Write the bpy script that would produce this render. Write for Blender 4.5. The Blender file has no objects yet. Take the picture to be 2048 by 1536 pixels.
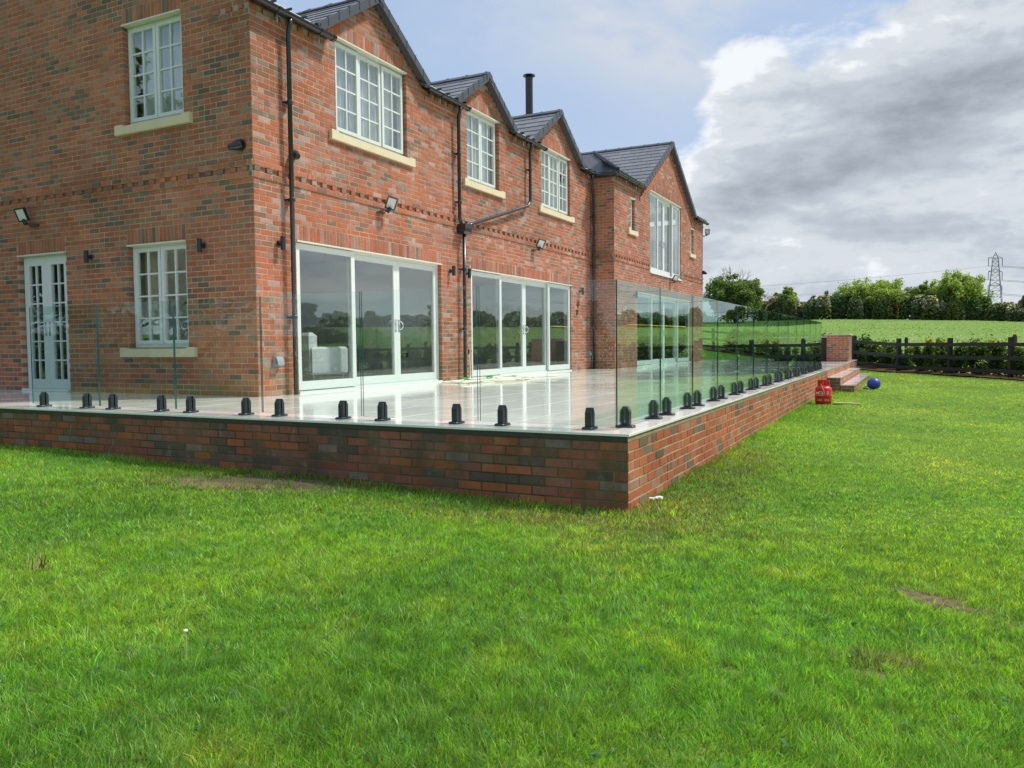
import bpy, math, random
import numpy as np
from mathutils import Vector, Matrix, noise

random.seed(7)
rng = np.random.default_rng(11)
scene = bpy.context.scene
col = scene.collection
R_ = math.radians

# ------------------------------------------------------------------ camera
CAM = Vector((1.866, -5.587, 0.66))
RW = [[0.89295143, 0.01347502, -0.44995129],
      [0.45005513, -0.04756806, 0.89173295],
      [-0.00938719, -0.9987771, -0.04854047]]          # world <- (right, down, forward)
cd = bpy.data.cameras.new('camera')
cam = bpy.data.objects.new('camera', cd)
col.objects.link(cam)
cam.matrix_world = Matrix(((RW[0][0], -RW[0][1], -RW[0][2], CAM.x),
                           (RW[1][0], -RW[1][1], -RW[1][2], CAM.y),
                           (RW[2][0], -RW[2][1], -RW[2][2], CAM.z),
                           (0, 0, 0, 1)))
cd.sensor_width = 36.0
cd.lens = 1589.34 / 2048 * 36
cd.clip_start = 0.05
cd.clip_end = 6000
scene.camera = cam

# ------------------------------------------------------------------ view, light
scene.view_settings.view_transform = 'Standard'
scene.view_settings.look = 'None'
scene.view_settings.exposure = 0.68
scene.view_settings.gamma = 1.0
try:
    scene.view_settings.use_curve_mapping = False
except Exception:
    pass
SUN_EL, SUN_AZ = 56.0, 52.0                              # azimuth clockwise from +Y
sl = bpy.data.lights.new('sun', 'SUN')
sl.energy = 3.0
sl.angle = R_(6.0)
sl.color = (1.0, 0.955, 0.88)
sun = bpy.data.objects.new('sun', sl)
col.objects.link(sun)
sd = Vector((math.sin(R_(SUN_AZ)) * math.cos(R_(SUN_EL)), math.cos(R_(SUN_AZ)) * math.cos(R_(SUN_EL)), math.sin(R_(SUN_EL))))
sun.rotation_euler = sd.to_track_quat('Z', 'Y').to_euler()
sun.location = (20, 20, 30)


class NT:
    """tiny node-tree helper"""
    def __init__(s, nt):
        s.nt = nt
        nt.nodes.clear()

    def n(s, t, **kw):
        nd = s.nt.nodes.new(t)
        for k, v in kw.items():
            setattr(nd, k, v)
        return nd

    def put(s, sock, v):
        if hasattr(v, 'is_output') or isinstance(v, bpy.types.NodeSocket):
            s.nt.links.new(v, sock)
        else:
            sock.default_value = v

    def m(s, op, a, b=0.0, c=0.0, clamp=False):
        nd = s.n('ShaderNodeMath', operation=op, use_clamp=clamp)
        s.put(nd.inputs[0], a)
        s.put(nd.inputs[1], b)
        s.put(nd.inputs[2], c)
        return nd.outputs[0]

    def vm(s, op, a, b=(0, 0, 0)):
        nd = s.n('ShaderNodeVectorMath', operation=op)
        s.put(nd.inputs[0], a)
        if op == 'SCALE':
            s.put(nd.inputs['Scale'], b)
        else:
            s.put(nd.inputs[1], b)
        return nd.outputs['Value'] if op in ('DOT_PRODUCT', 'LENGTH', 'DISTANCE') else nd.outputs[0]

    def mix(s, f, a, b, blend='MIX'):
        nd = s.n('ShaderNodeMix', data_type='RGBA', blend_type=blend)
        s.put(nd.inputs[0], f)
        s.put(nd.inputs[6], a if not isinstance(a, tuple) or len(a) == 4 else (*a, 1))
        s.put(nd.inputs[7], b if not isinstance(b, tuple) or len(b) == 4 else (*b, 1))
        return nd.outputs[2]

    def noise(s, vec, scale, detail=4.0, rough=0.55, dist=0.0, dims='3D'):
        nd = s.n('ShaderNodeTexNoise', noise_dimensions=dims)
        if vec is not None:
            s.put(nd.inputs['Vector'], vec)
        nd.inputs['Scale'].default_value = scale
        nd.inputs['Detail'].default_value = detail
        nd.inputs['Roughness'].default_value = rough
        nd.inputs['Distortion'].default_value = dist
        return nd.outputs[0]

    def sstep(s, x, a, b, lo=0.0, hi=1.0):
        nd = s.n('ShaderNodeMapRange', interpolation_type='SMOOTHSTEP')
        s.put(nd.inputs[0], x)
        for i, v in enumerate((a, b, lo, hi)):
            nd.inputs[i + 1].default_value = v
        return nd.outputs[0]

    def mapping(s, vec, scale=(1, 1, 1), loc=(0, 0, 0)):
        nd = s.n('ShaderNodeMapping')
        s.put(nd.inputs[0], vec)
        nd.inputs['Scale'].default_value = scale
        nd.inputs['Location'].default_value = loc
        return nd.outputs[0]

    def pos(s):
        return s.n('ShaderNodeNewGeometry').outputs['Position']

    def bump(s, h, strength, dist):
        nd = s.n('ShaderNodeBump')
        nd.inputs['Strength'].default_value = strength
        nd.inputs['Distance'].default_value = dist
        s.put(nd.inputs['Height'], h)
        return nd.outputs[0]


# ------------------------------------------------------------------ world: Nishita sky and a cloud layer by direction
world = bpy.data.worlds.new('World')
scene.world = world
world.use_nodes = True
t = NT(world.node_tree)
sky = t.n('ShaderNodeTexSky', sky_type='NISHITA')
sky.sun_disc = False
sky.sun_elevation = R_(SUN_EL)
sky.sun_rotation = R_(SUN_AZ)
sky.air_density = 1.0
sky.dust_density = 0.6
sky.ozone_density = 2.2
gen = t.n('ShaderNodeTexCoord').outputs['Generated']
sep = t.n('ShaderNodeSeparateXYZ')
t.put(sep.inputs[0], gen)
X, Y, Z = sep.outputs
az = t.m('MULTIPLY', t.m('ARCTAN2', X, Y), 57.29578)
el = t.m('MULTIPLY', t.m('ARCSINE', Z), 57.29578)
zz = t.m('ADD', t.m('MAXIMUM', Z, 0.0), 0.16)
pl = t.n('ShaderNodeCombineXYZ')
t.put(pl.inputs[0], t.m('DIVIDE', X, zz))
t.put(pl.inputs[1], t.m('DIVIDE', Y, zz))
plane = pl.outputs[0]
ng = t.n('ShaderNodeCombineXYZ')               # angular coordinates, for the cumulus edges
t.put(ng.inputs[0], t.m('MULTIPLY', az, 0.06))
t.put(ng.inputs[1], t.m('MULTIPLY', el, 0.11))
ang = ng.outputs[0]


def blob(u0, v0, ru, rv, amp, tilt=0.0):
    du = t.m('SUBTRACT', az, u0)
    dv = t.m('SUBTRACT', el, v0)
    if tilt:
        dv = t.m('SUBTRACT', dv, t.m('MULTIPLY', du, tilt))
    a = t.m('DIVIDE', du, ru)
    b = t.m('DIVIDE', dv, rv)
    r = t.m('ADD', t.m('MULTIPLY', a, a), t.m('MULTIPLY', b, b))
    return t.m('MULTIPLY', t.m('EXPONENT', t.m('MULTIPLY', r, -1.0)), amp)


def total(bl):
    s_ = bl[0]
    for b_ in bl[1:]:
        s_ = t.m('ADD', s_, b_)
    return s_


n1 = t.noise(plane, 1.3, 9.0, 0.58, 0.3)
n2 = t.noise(ang, 3.6, 9.0, 0.60, 0.35)
n3 = t.noise(t.mapping(ang, (0.62, 1.4, 1), (3.1, 1.7, 0)), 2.3, 8.0, 0.46, 0.5)
n4 = t.noise(t.mapping(ang, (1, 1.3, 1), (7.3, 2.2, 0)), 9.0, 6.0, 0.6, 0.2)
lowband = t.sstep(el, 14.0, 3.0)
nm = t.m('ADD', t.m('MULTIPLY', n2, 0.55), t.m('ADD', t.m('MULTIPLY', n1, 0.15), t.m('ADD', t.m('MULTIPLY', n3, 0.15), t.m('MULTIPLY', n4, 0.15))))
cover = total([
    blob(-22, 16.5, 9, 6.5, -0.36),               # the blue gap over the house
    blob(-33, 10.0, 14, 9.0, -0.22),
    blob(-33, 24.0, 9, 5.0, -0.02),
    blob(-8.5, 22.0, 5, 2.0, -0.20),
    blob(1, 15.0, 9, 5.0, 0.36, 0.25),            # the big grey mass
    blob(-9, 10.5, 8, 4.2, 0.36, 0.1),
    blob(-10.6, 17.2, 2.5, 2.6, 0.36),            # bright cumulus head
    blob(-4.5, 16.4, 2.4, 1.2, 0.14),
    blob(-4, 4.0, 30, 5.5, 0.30),
    blob(16, 10.0, 16, 12.0, 0.16)])
dens = t.m('ADD', nm, cover)
alpha = t.sstep(dens, 0.455, 0.63)
thick = total([t.m('MULTIPLY', t.sstep(dens, 0.52, 0.95), 0.34),
               blob(1.5, 14.2, 6.5, 2.2, 0.46, 0.2),
               blob(-9.5, 9.6, 5.0, 1.8, 0.36, 0.1),
               blob(-3, 11.8, 6, 1.6, 0.14, 0.2),
               blob(3, 20.5, 6, 3.0, 0.10, 0.1),
               blob(-10.8, 18.3, 2.0, 2.0, -0.42),
               blob(-4.0, 17.2, 1.5, 0.8, -0.26),
               blob(-16.3, 12.3, 1.8, 2.2, -0.40),
               blob(-14.3, 14.5, 1.3, 1.5, -0.25),
               blob(3.2, 8.4, 1.4, 0.8, -0.20),
               blob(-2.6, 4.9, 0.8, 0.8, -0.16),
               blob(-9, 7.2, 3.0, 0.7, -0.28),
               blob(-2, 8.8, 9.0, 0.8, -0.12)])
thick = t.m('ADD', thick, t.m('MULTIPLY', t.m('SUBTRACT', n3, 0.5), 1.0))
thick = t.m('ADD', thick, t.m('MULTIPLY', t.m('SUBTRACT', n4, 0.5), 0.55))
thick = t.m('ADD', thick, t.m('MULTIPLY', t.m('SUBTRACT', n2, 0.5), -0.7))
tk = t.m('ADD', thick, 0.02)
cl_white = (7.0, 7.3, 7.6, 1)
cl_light = (5.35, 5.75, 6.2, 1)
cl_mid = (4.2, 4.65, 5.25, 1)
cl_dark = (2.35, 2.65, 3.05, 1)
ccol = t.mix(t.sstep(tk, -0.06, 0.12), cl_white, cl_light)
ccol = t.mix(t.sstep(tk, 0.15, 0.48), ccol, cl_mid)
ccol = t.mix(t.sstep(tk, 0.32, 1.10), ccol, cl_dark)
veil = t.m('ADD', blob(-19, 22.5, 12, 3.6, 0.95), blob(-15, 18.5, 5, 3.6, 0.7))
veil = t.m('MULTIPLY', t.m('ADD', veil, 0.12), t.sstep(n1, 0.32, 0.6), clamp=True)
skyc = t.mix(0.75, sky.outputs[0], (3.6, 4.75, 6.7))
skyc = t.mix(t.sstep(el, 17.0, 0.0), skyc, (4.9, 5.6, 6.5))
skyc = t.mix(veil, skyc, (5.0, 5.4, 6.0))
final = t.mix(alpha, skyc, ccol)
bg = t.n('ShaderNodeBackground')
t.put(bg.inputs[0], final)
bg.inputs[1].default_value = 0.081
out = t.n('ShaderNodeOutputWorld')
t.put(out.inputs[0], bg.outputs[0])


# ------------------------------------------------------------------ materials
def newmat(name):
    mt = bpy.data.materials.new(name)
    mt.use_nodes = True
    return mt, NT(mt.node_tree)


def principled(t, base, rough=0.6, spec=0.5, metal=0.0, normal=None, coat=0.0):
    p = t.n('ShaderNodeBsdfPrincipled')
    t.put(p.inputs['Base Color'], base if not isinstance(base, tuple) or len(base) == 4 else (*base, 1))
    t.put(p.inputs['Roughness'], rough)
    p.inputs['Specular IOR Level'].default_value = spec
    p.inputs['Metallic'].default_value = metal
    p.inputs['Coat Weight'].default_value = coat
    p.inputs['Coat Roughness'].default_value = 0.03
    if normal is not None:
        t.put(p.inputs['Normal'], normal)
    return p.outputs[0]


def finish(t, sh):
    o = t.n('ShaderNodeOutputMaterial')
    t.put(o.inputs[0], sh)


def simple(name, c, rough=0.5, spec=0.5, metal=0.0, var=0.06, scale=30.0, bumpd=0.0, coat=0.0):
    mt, t = newmat(name)
    p = t.pos()
    nz = t.noise(p, scale, 4.0)
    base = t.mix(nz, tuple(x * (1 - var) for x in c), tuple(min(1, x * (1 + var)) for x in c))
    nrm = t.bump(nz, 0.5, bumpd) if bumpd else None
    rr = t.m('ADD', t.m('MULTIPLY', nz, 0.12), rough - 0.06)
    finish(t, principled(t, base, rr, spec, metal, nrm, coat))
    return mt


def brick_mat(name, bloom, moss, rough=0.85):
    mt, t = newmat(name)
    at = t.n('ShaderNodeAttribute', attribute_name='Col').outputs['Color']
    p = t.pos()
    n_f = t.noise(p, 60.0, 6.0, 0.65)
    n_m = t.noise(p, 14.0, 4.0, 0.6)
    n_l = t.noise(p, 2.2, 3.0)
    v = t.m('ADD', 0.38, t.m('ADD', t.m('MULTIPLY', n_f, 0.60), t.m('MULTIPLY', n_m, 0.64)))
    c = t.mix(1.0, at, t.n('ShaderNodeCombineColor').outputs[0], 'MIX')
    big = t.noise(t.mapping(p, (1, 1, 1.6)), 0.55, 5.0, 0.6)
    v = t.m('MULTIPLY', v, t.sstep(big, 0.30, 0.70, 0.80, 1.12))
    sc = t.vm('SCALE', at, v)
    sc = t.mix(t.m('MULTIPLY', t.sstep(t.noise(p, 3.5, 5.0, 0.65), 0.52, 0.75), 0.30), sc, (0.36, 0.25, 0.17))
    # dark burnt patches and white bloom, each with its own shape
    c = t.mix(t.m('MULTIPLY', t.sstep(n_m, 0.56, 0.70), 0.42), sc, (0.10, 0.06, 0.05))
    bl = t.m('MULTIPLY', t.sstep(t.noise(t.mapping(p, (1, 1, 0.45)), 9.0, 6.0, 0.7), 0.56, 0.76), bloom)
    c = t.mix(bl, c, (0.50, 0.43, 0.40))
    if moss:
        mm = t.m('MULTIPLY', t.sstep(t.noise(t.mapping(p, (1, 1, 0.6)), 2.6, 5.0, 0.6), 0.47, 0.66), moss)
        c = t.mix(mm, c, (0.045, 0.05, 0.02))
        drip = t.noise(t.mapping(p, (34, 34, 1.6)), 1.0, 4.0, 0.7)
        dm = t.m('MULTIPLY', t.sstep(drip, 0.64, 0.74), t.sstep(n_l, 0.5, 0.62))
        c = t.mix(t.m('MULTIPLY', dm, 0.55), c, (0.40, 0.37, 0.33))
    nrm = t.bump(t.m('ADD', n_f, n_m), 0.6, 0.004)
    finish(t, principled(t, c, rough, 0.3, 0, nrm))
    return mt


def mortar_mat(name, c, dark):
    mt, t = newmat(name)
    p = t.pos()
    n_l = t.noise(p, 1.7, 4.0)
    n_f = t.noise(p, 90.0, 5.0, 0.7)
    base = t.mix(t.sstep(n_l, 0.35, 0.65), dark, c)
    base = t.mix(t.m('MULTIPLY', n_f, 0.5), base, tuple(x * 0.55 for x in c))
    finish(t, principled(t, base, 0.95, 0.2, 0, t.bump(n_f, 0.7, 0.004)))
    return mt


M = {}
M['brick'] = brick_mat('brick_house', 0.62, 0.0)
M['brick_side'] = brick_mat('brick_side', 0.22, 0.16)
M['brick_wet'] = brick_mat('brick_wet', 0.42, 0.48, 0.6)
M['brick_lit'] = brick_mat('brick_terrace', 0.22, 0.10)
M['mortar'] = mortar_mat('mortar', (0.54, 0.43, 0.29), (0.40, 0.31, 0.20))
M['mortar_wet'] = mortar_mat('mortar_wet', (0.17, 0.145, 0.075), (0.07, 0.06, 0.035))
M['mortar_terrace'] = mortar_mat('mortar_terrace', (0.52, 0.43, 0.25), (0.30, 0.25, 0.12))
M['paint'] = simple('sage_paint', (0.64, 0.68, 0.645), 0.35, 0.5, var=0.03, scale=3)
M['paint_side'] = simple('sage_paint_side', (0.64, 0.68, 0.67), 0.35, 0.5, var=0.03, scale=3)
M['upvc'] = simple('cream_drip', (0.62, 0.62, 0.50), 0.5, var=0.08, scale=9)
M['stone'] = simple('cream_sill', (0.64, 0.56, 0.37), 0.75, 0.3, var=0.12, scale=5, bumpd=0.002)
M['black'] = simple('black_plastic', (0.018, 0.019, 0.022), 0.28, 0.55, var=0.2, scale=8)
M['spigot'] = simple('black_powder_coat', (0.020, 0.023, 0.028), 0.38, 0.5, var=0.2, scale=40)
M['slate'] = None
M['fence'] = simple('fence_paint', (0.016, 0.020, 0.020), 0.55, 0.4, var=0.4, scale=14, bumpd=0.003)
M['chrome'] = simple('chrome', (0.75, 0.76, 0.78), 0.12, 0.5, 1.0, var=0.02)
M['galv'] = simple('galvanised_bracket', (0.55, 0.56, 0.56), 0.4, 0.5, 0.9, var=0.1)
M['steel'] = simple('pylon_steel', (0.30, 0.33, 0.37), 0.6, 0.4, 0.3)
M['led'] = simple('floodlight_glass', (0.62, 0.66, 0.62), 0.15, 0.6, var=0.1, scale=20)
M['red'] = simple('red_paint', (0.62, 0.018, 0.016), 0.36, 0.5, var=0.22, scale=10)
M['white'] = simple('white_print', (0.80, 0.80, 0.80), 0.6, 0.3, var=0.03)
M['navy'] = simple('navy_print', (0.03, 0.03, 0.12), 0.6, 0.3, var=0.03)
M['hose_o'] = simple('orange_hose', (0.80, 0.36, 0.12), 0.45, var=0.1)
M['hose_w'] = simple('cream_hose', (0.72, 0.72, 0.58), 0.45, var=0.08)
M['hose_g'] = simple('green_hose', (0.06, 0.36, 0.10), 0.4, var=0.1)
M['blue'] = simple('blue_rubber', (0.045, 0.055, 0.36), 0.42, 0.4, var=0.15, scale=12, bumpd=0.001)
M['wood'] = simple('pale_wood', (0.55, 0.42, 0.24), 0.8, 0.2, var=0.25, scale=14, bumpd=0.002)
M['rust'] = simple('rusty_iron', (0.16, 0.06, 0.03), 0.85, 0.3, 0.3, var=0.4, scale=40)
M['grey_box'] = simple('grey_socket_box', (0.30, 0.34, 0.36), 0.4, 0.5, var=0.06)
M['plaster'] = simple('room_wall', (0.70, 0.73, 0.69), 0.9, 0.2, var=0.03, scale=2)
M['ceilm'] = simple('room_ceiling', (0.80, 0.80, 0.78), 0.9, 0.2, var=0.02, scale=2)
M['roomfloor'] = simple('room_floor', (0.48, 0.44, 0.40), 0.35, 0.4, var=0.1, scale=2)
M['leather_w'] = simple('white_leather', (0.76, 0.80, 0.80), 0.45, 0.4, var=0.04)
M['grey_fab'] = simple('dark_grey_fabric', (0.06, 0.065, 0.065), 0.8, 0.2, var=0.2, scale=60)
M['curtain'] = simple('white_curtain', (0.70, 0.72, 0.72), 0.9, 0.2, var=0.04)
M['curtain_c'] = simple('cream_curtain', (0.62, 0.58, 0.46), 0.9, 0.2, var=0.04)
M['bark'] = simple('bark', (0.11, 0.085, 0.06), 0.9, 0.2, var=0.4, scale=20, bumpd=0.01)
M['bark_pale'] = simple('pale_bark', (0.24, 0.19, 0.15), 0.9, 0.2, var=0.3, scale=20)
M['socket_black'] = simple('black_socket', (0.02, 0.02, 0.02), 0.3)
M['straw'] = simple('straw', (0.55, 0.48, 0.26), 0.8, 0.2, var=0.2, scale=60)
M['seed'] = simple('seed_head', (0.75, 0.70, 0.58), 0.9, 0.1, var=0.1, scale=80)
M['chips'] = simple('bark_chippings', (0.12, 0.065, 0.035), 0.95, 0.1, var=0.5, scale=25, bumpd=0.02)


def slate_mat():
    mt, t = newmat('roof_slate')
    at = t.n('ShaderNodeAttribute', attribute_name='Col').outputs['Color']
    p = t.pos()
    nz = t.noise(p, 18.0, 5.0, 0.6)
    c = t.vm('SCALE', at, t.m('ADD', 0.75, t.m('MULTIPLY', nz, 0.5)))
    finish(t, principled(t, c, t.m('ADD', 0.30, t.m('MULTIPLY', nz, 0.2)), 0.5, 0, t.bump(nz, 0.3, 0.003)))
    return mt


M['slate'] = slate_mat()
M['trim'] = simple('slate_grey_verge', (0.055, 0.06, 0.068), 0.4, 0.5, var=0.1, scale=5)


def tile_mat():
    mt, t = newmat('porcelain_tile')
    at = t.n('ShaderNodeAttribute', attribute_name='Col').outputs['Color']
    p = t.pos()
    st = t.noise(t.mapping(p, (0.7, 7.0, 1)), 1.3, 6.0, 0.6, 0.4)
    c = t.mix(st, t.vm('SCALE', at, 0.93), at)
    stain = t.sstep(t.noise(p, 1.1, 5.0, 0.6), 0.5, 0.7)
    c = t.mix(t.m('MULTIPLY', stain, 0.15), c, (0.5, 0.46, 0.41))
    wet = t.sstep(t.noise(p, 0.8, 4.0, 0.55), 0.40, 0.62)
    ro = t.m('ADD', 0.045, t.m('MULTIPLY', wet, 0.08))
    rip = t.noise(t.mapping(p, (3.0, 10.0, 1)), 1.5, 3.0, 0.5, 0.5)
    finish(t, principled(t, c, ro, 0.75, 0, t.bump(rip, 0.05, 0.01)))
    return mt


M['tile'] = tile_mat()


def glass_mat(name, f0, tint, tint2, edge=None):
    mt, t = newmat(name)
    g = t.n('ShaderNodeNewGeometry')
    cosv = t.m('ABSOLUTE', t.vm('DOT_PRODUCT', g.outputs['Incoming'], g.outputs['Normal']))
    om = t.m('SUBTRACT', 1.0, cosv, clamp=True)
    fr = t.m('ADD', f0, t.m('MULTIPLY', t.m('POWER', om, 5.0), 1.0 - f0))
    tr = t.n('ShaderNodeBsdfTransparent')
    t.put(tr.inputs[0], t.mix(t.m('POWER', om, 1.6), tint, tint2))
    gl = t.n('ShaderNodeBsdfGlossy')
    gl.inputs['Roughness'].default_value = 0.0
    gl.inputs[0].default_value = (0.95, 1, 0.98, 1)
    mx = t.n('ShaderNodeMixShader')
    t.put(mx.inputs[0], fr)
    t.put(mx.inputs[1], tr.outputs[0])
    t.put(mx.inputs[2], gl.outputs[0])
    finish(t, mx.outputs[0])
    return mt


M['pane'] = glass_mat('window_glass', 0.13, (0.97, 0.98, 0.975), (0.93, 0.95, 0.94))
M['balu'] = glass_mat('balustrade_glass', 0.034, (0.955, 0.985, 0.972), (0.62, 0.84, 0.76))
mt, t = newmat('glass_edge')
finish(t, principled(t, (0.008, 0.062, 0.060), 0.10, 0.8))
M['gedge'] = mt
M['gtop'] = simple('glass_top_edge', (0.42, 0.58, 0.54), 0.15, 0.6, var=0.02)
mt, t = newmat('water_drop')
finish(t, principled(t, (0.8, 0.85, 0.86), 0.1, 0.8))
M['drop'] = mt


def leafmat(name, tl=0.35, rough=0.5, spec=0.35):
    mt, t = newmat(name)
    at = t.n('ShaderNodeAttribute', attribute_name='Col').outputs['Color']
    at = t.vm('MULTIPLY', at, (1.35, 1.28, 1.45))
    p = principled(t, at, rough, spec)
    tr = t.n('ShaderNodeBsdfTranslucent')
    t.put(tr.inputs[0], t.vm('MULTIPLY', at, (1.25, 1.3, 0.6)))
    mx = t.n('ShaderNodeMixShader')
    mx.inputs[0].default_value = tl
    t.put(mx.inputs[1], p)
    t.put(mx.inputs[2], tr.outputs[0])
    finish(t, mx.outputs[0])
    return mt


M['leaf'] = leafmat('leaves', 0.5)


def grassmat():
    mt, t = newmat('grass_blades')
    at = t.n('ShaderNodeAttribute', attribute_name='Col').outputs['Color']
    p = t.pos()
    patch = t.noise(p, 0.55, 4.0, 0.6)
    patch2 = t.noise(p, 2.3, 3.0, 0.6)
    c = t.mix(t.sstep(patch, 0.36, 0.64), t.vm('MULTIPLY', at, (0.72, 0.86, 0.85)), t.vm('MULTIPLY', at, (1.22, 1.10, 1.0)))
    c = t.mix(t.m('MULTIPLY', t.sstep(patch2, 0.55, 0.75), 0.5), c, t.vm('MULTIPLY', at, (1.5, 1.15, 0.9)))
    tuft = t.noise(p, 9.0, 3.0, 0.6)
    c = t.vm('SCALE', c, t.sstep(tuft, 0.30, 0.68, 0.74, 1.22))
    pr = principled(t, c, 0.42, 0.45)
    tr = t.n('ShaderNodeBsdfTranslucent')
    t.put(tr.inputs[0], t.vm('MULTIPLY', c, (1.3, 1.25, 0.5)))
    mx = t.n('ShaderNodeMixShader')
    mx.inputs[0].default_value = 0.5
    t.put(mx.inputs[1], pr)
    t.put(mx.inputs[2], tr.outputs[0])
    finish(t, mx.outputs[0])
    return mt


M['grass'] = grassmat()


def groundmat():
    mt, t = newmat('soil_and_turf')
    at = t.n('ShaderNodeAttribute', attribute_name='Col').outputs   # r: bare soil, g: field
    s = t.n('ShaderNodeSeparateColor')
    t.put(s.inputs[0], at['Color'])
    p = t.pos()
    nf = t.noise(p, 30.0, 6.0, 0.7)
    nm = t.noise(p, 3.0, 5.0, 0.6)
    nl = t.noise(p, 0.25, 5.0, 0.6)
    soil = t.mix(nf, (0.10, 0.062, 0.034), (0.30, 0.20, 0.115))
    turf = t.mix(nf, (0.060, 0.130, 0.018), (0.15, 0.27, 0.040))
    turf = t.mix(t.sstep(nm, 0.5, 0.7), turf, (0.17, 0.25, 0.045))
    fl = t.mix(nm, (0.125, 0.215, 0.045), (0.165, 0.265, 0.060))
    fl = t.mix(t.sstep(nl, 0.45, 0.65), fl, (0.19, 0.265, 0.075))
    tus = t.noise(t.mapping(p, (0.55, 1.5, 1)), 1.6, 5.0, 0.7)
    fl = t.mix(t.m('MULTIPLY', t.sstep(tus, 0.56, 0.70), 0.55), fl, (0.075, 0.14, 0.035))
    c = t.mix(s.outputs[0], turf, soil)
    c = t.mix(s.outputs[1], c, fl)
    finish(t, principled(t, c, 0.95, 0.1, 0, t.bump(t.m('ADD', nf, nm), 0.6, 0.03)))
    return mt


M['ground'] = groundmat()
mt, t = newmat('bare_soil')
p = t.pos()
nf = t.noise(p, 55.0, 6.0, 0.75)
nb = t.noise(p, 9.0, 4.0, 0.6)
c_ = t.mix(nf, (0.060, 0.042, 0.024), (0.25, 0.185, 0.105))
c_ = t.mix(t.sstep(nb, 0.5, 0.62), c_, (0.115, 0.080, 0.045))
c_ = t.mix(t.sstep(t.noise(p, 120.0, 2.0), 0.68, 0.74), c_, (0.50, 0.42, 0.30))
finish(t, principled(t, c_, 0.95, 0.15, 0, t.bump(nf, 0.8, 0.01)))
M['soil'] = mt
M['rape'] = simple('rapeseed_flowers', (0.80, 0.66, 0.03), 0.9, 0.1, var=0.25, scale=2)


# ------------------------------------------------------------------ mesh builder
class MB:
    def __init__(s):
        s.v, s.f, s.mi, s.c = [], [], [], []

    def add(s, verts, faces, mi=0, c=None):
        b = len(s.v)
        s.v.extend(verts)
        for f in faces:
            s.f.append(tuple(b + i for i in f))
            s.mi.append(mi)
            s.c.append(c)

    def box(s, x0, x1, y0, y1, z0, z1, mi=0, c=None, T=None):
        vs = [(x, y, z) for x in (x0, x1) for y in (y0, y1) for z in (z0, z1)]
        fs = [(0, 1, 3, 2), (4, 6, 7, 5), (0, 4, 5, 1), (2, 3, 7, 6), (0, 2, 6, 4), (1, 5, 7, 3)]
        if T:
            vs, fs = T(vs, fs)
        s.add(vs, fs, mi, c)

    def tube(s, pts, rads, n=8, mi=0, cap=True, c=None):
        pts = [Vector(p) for p in pts]
        if not hasattr(rads, '__len__'):
            rads = [rads] * len(pts)
        b = len(s.v)
        up = Vector((0, 0, 1))
        prev = None
        for i, p in enumerate(pts):
            d = (pts[min(i + 1, len(pts) - 1)] - pts[max(i - 1, 0)])
            if d.length < 1e-9:
                d = Vector((0, 0, 1))
            d.normalize()
            if prev is None:
                a = d.cross(up if abs(d.z) < 0.9 else Vector((1, 0, 0))).normalized()
            else:
                a = (prev - d * prev.dot(d))
                a = a.normalized() if a.length > 1e-6 else d.orthogonal().normalized()
            prev = a
            bb = d.cross(a)
            for k in range(n):
                th = 2 * math.pi * k / n
                s.v.append(tuple(p + (a * math.cos(th) + bb * math.sin(th)) * rads[i]))
        for i in range(len(pts) - 1):
            for k in range(n):
                k2 = (k + 1) % n
                s.f.append((b + i * n + k, b + i * n + k2, b + (i + 1) * n + k2, b + (i + 1) * n + k))
                s.mi.append(mi)
                s.c.append(c)
        if cap:
            for fc in (tuple(b + k for k in reversed(range(n))), tuple(b + (len(pts) - 1) * n + k for k in range(n))):
                s.f.append(fc)
                s.mi.append(mi)
                s.c.append(c)

    def lathe(s, prof, centre=(0, 0, 0), n=24, mi=0, c=None):
        cx, cy, cz = centre
        b = len(s.v)
        for r, z in prof:
            for k in range(n):
                th = 2 * math.pi * k / n
                s.v.append((cx + r * math.cos(th), cy + r * math.sin(th), cz + z))
        for i in range(len(prof) - 1):
            for k in range(n):
                k2 = (k + 1) % n
                s.f.append((b + i * n + k, b + i * n + k2, b + (i + 1) * n + k2, b + (i + 1) * n + k))
                s.mi.append(mi)
                s.c.append(c)
        for fc in (tuple(b + k for k in reversed(range(n))), tuple(b + (len(prof) - 1) * n + k for k in range(n))):
            s.f.append(fc)
            s.mi.append(mi)
            s.c.append(c)

    def mesh(s, name, mats, origin=(0, 0, 0), smooth=False):
        me = bpy.data.meshes.new(name)
        o = origin
        me.from_pydata([(v[0] - o[0], v[1] - o[1], v[2] - o[2]) for v in s.v], [], s.f)
        for m_ in (mats if isinstance(mats, (list, tuple)) else [mats]):
            me.materials.append(m_)
        if any(s.mi):
            me.polygons.foreach_set('material_index', s.mi)
        if s.c and s.c[0] is not None:
            a = me.attributes.new('Col', 'FLOAT_COLOR', 'FACE')
            a.data.foreach_set('color', [x for c_ in s.c for x in (c_[0], c_[1], c_[2], 1.0)])
        if smooth:
            me.polygons.foreach_set('use_smooth', [True] * len(me.polygons))
        me.update()
        return me

    def build(s, name, mats, parent=None, smooth=False, origin=None):
        if origin is None:
            a = np.array(s.v)
            lo, hi = a.min(0), a.max(0)
            origin = ((lo[0] + hi[0]) / 2, (lo[1] + hi[1]) / 2, lo[2])
        me = s.mesh(name, mats, origin, smooth)
        return put(name, me, parent, origin)


WLOC = {}


def put(name, me, parent, wloc, rot=None):
    o = bpy.data.objects.new(name, me)
    col.objects.link(o)
    w = Vector(wloc)
    WLOC[o] = w
    if parent is not None:
        o.parent = parent
        o.location = w - WLOC[parent]
    else:
        o.location = w
    if rot is not None:
        o.rotation_euler = rot
    return o


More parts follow.
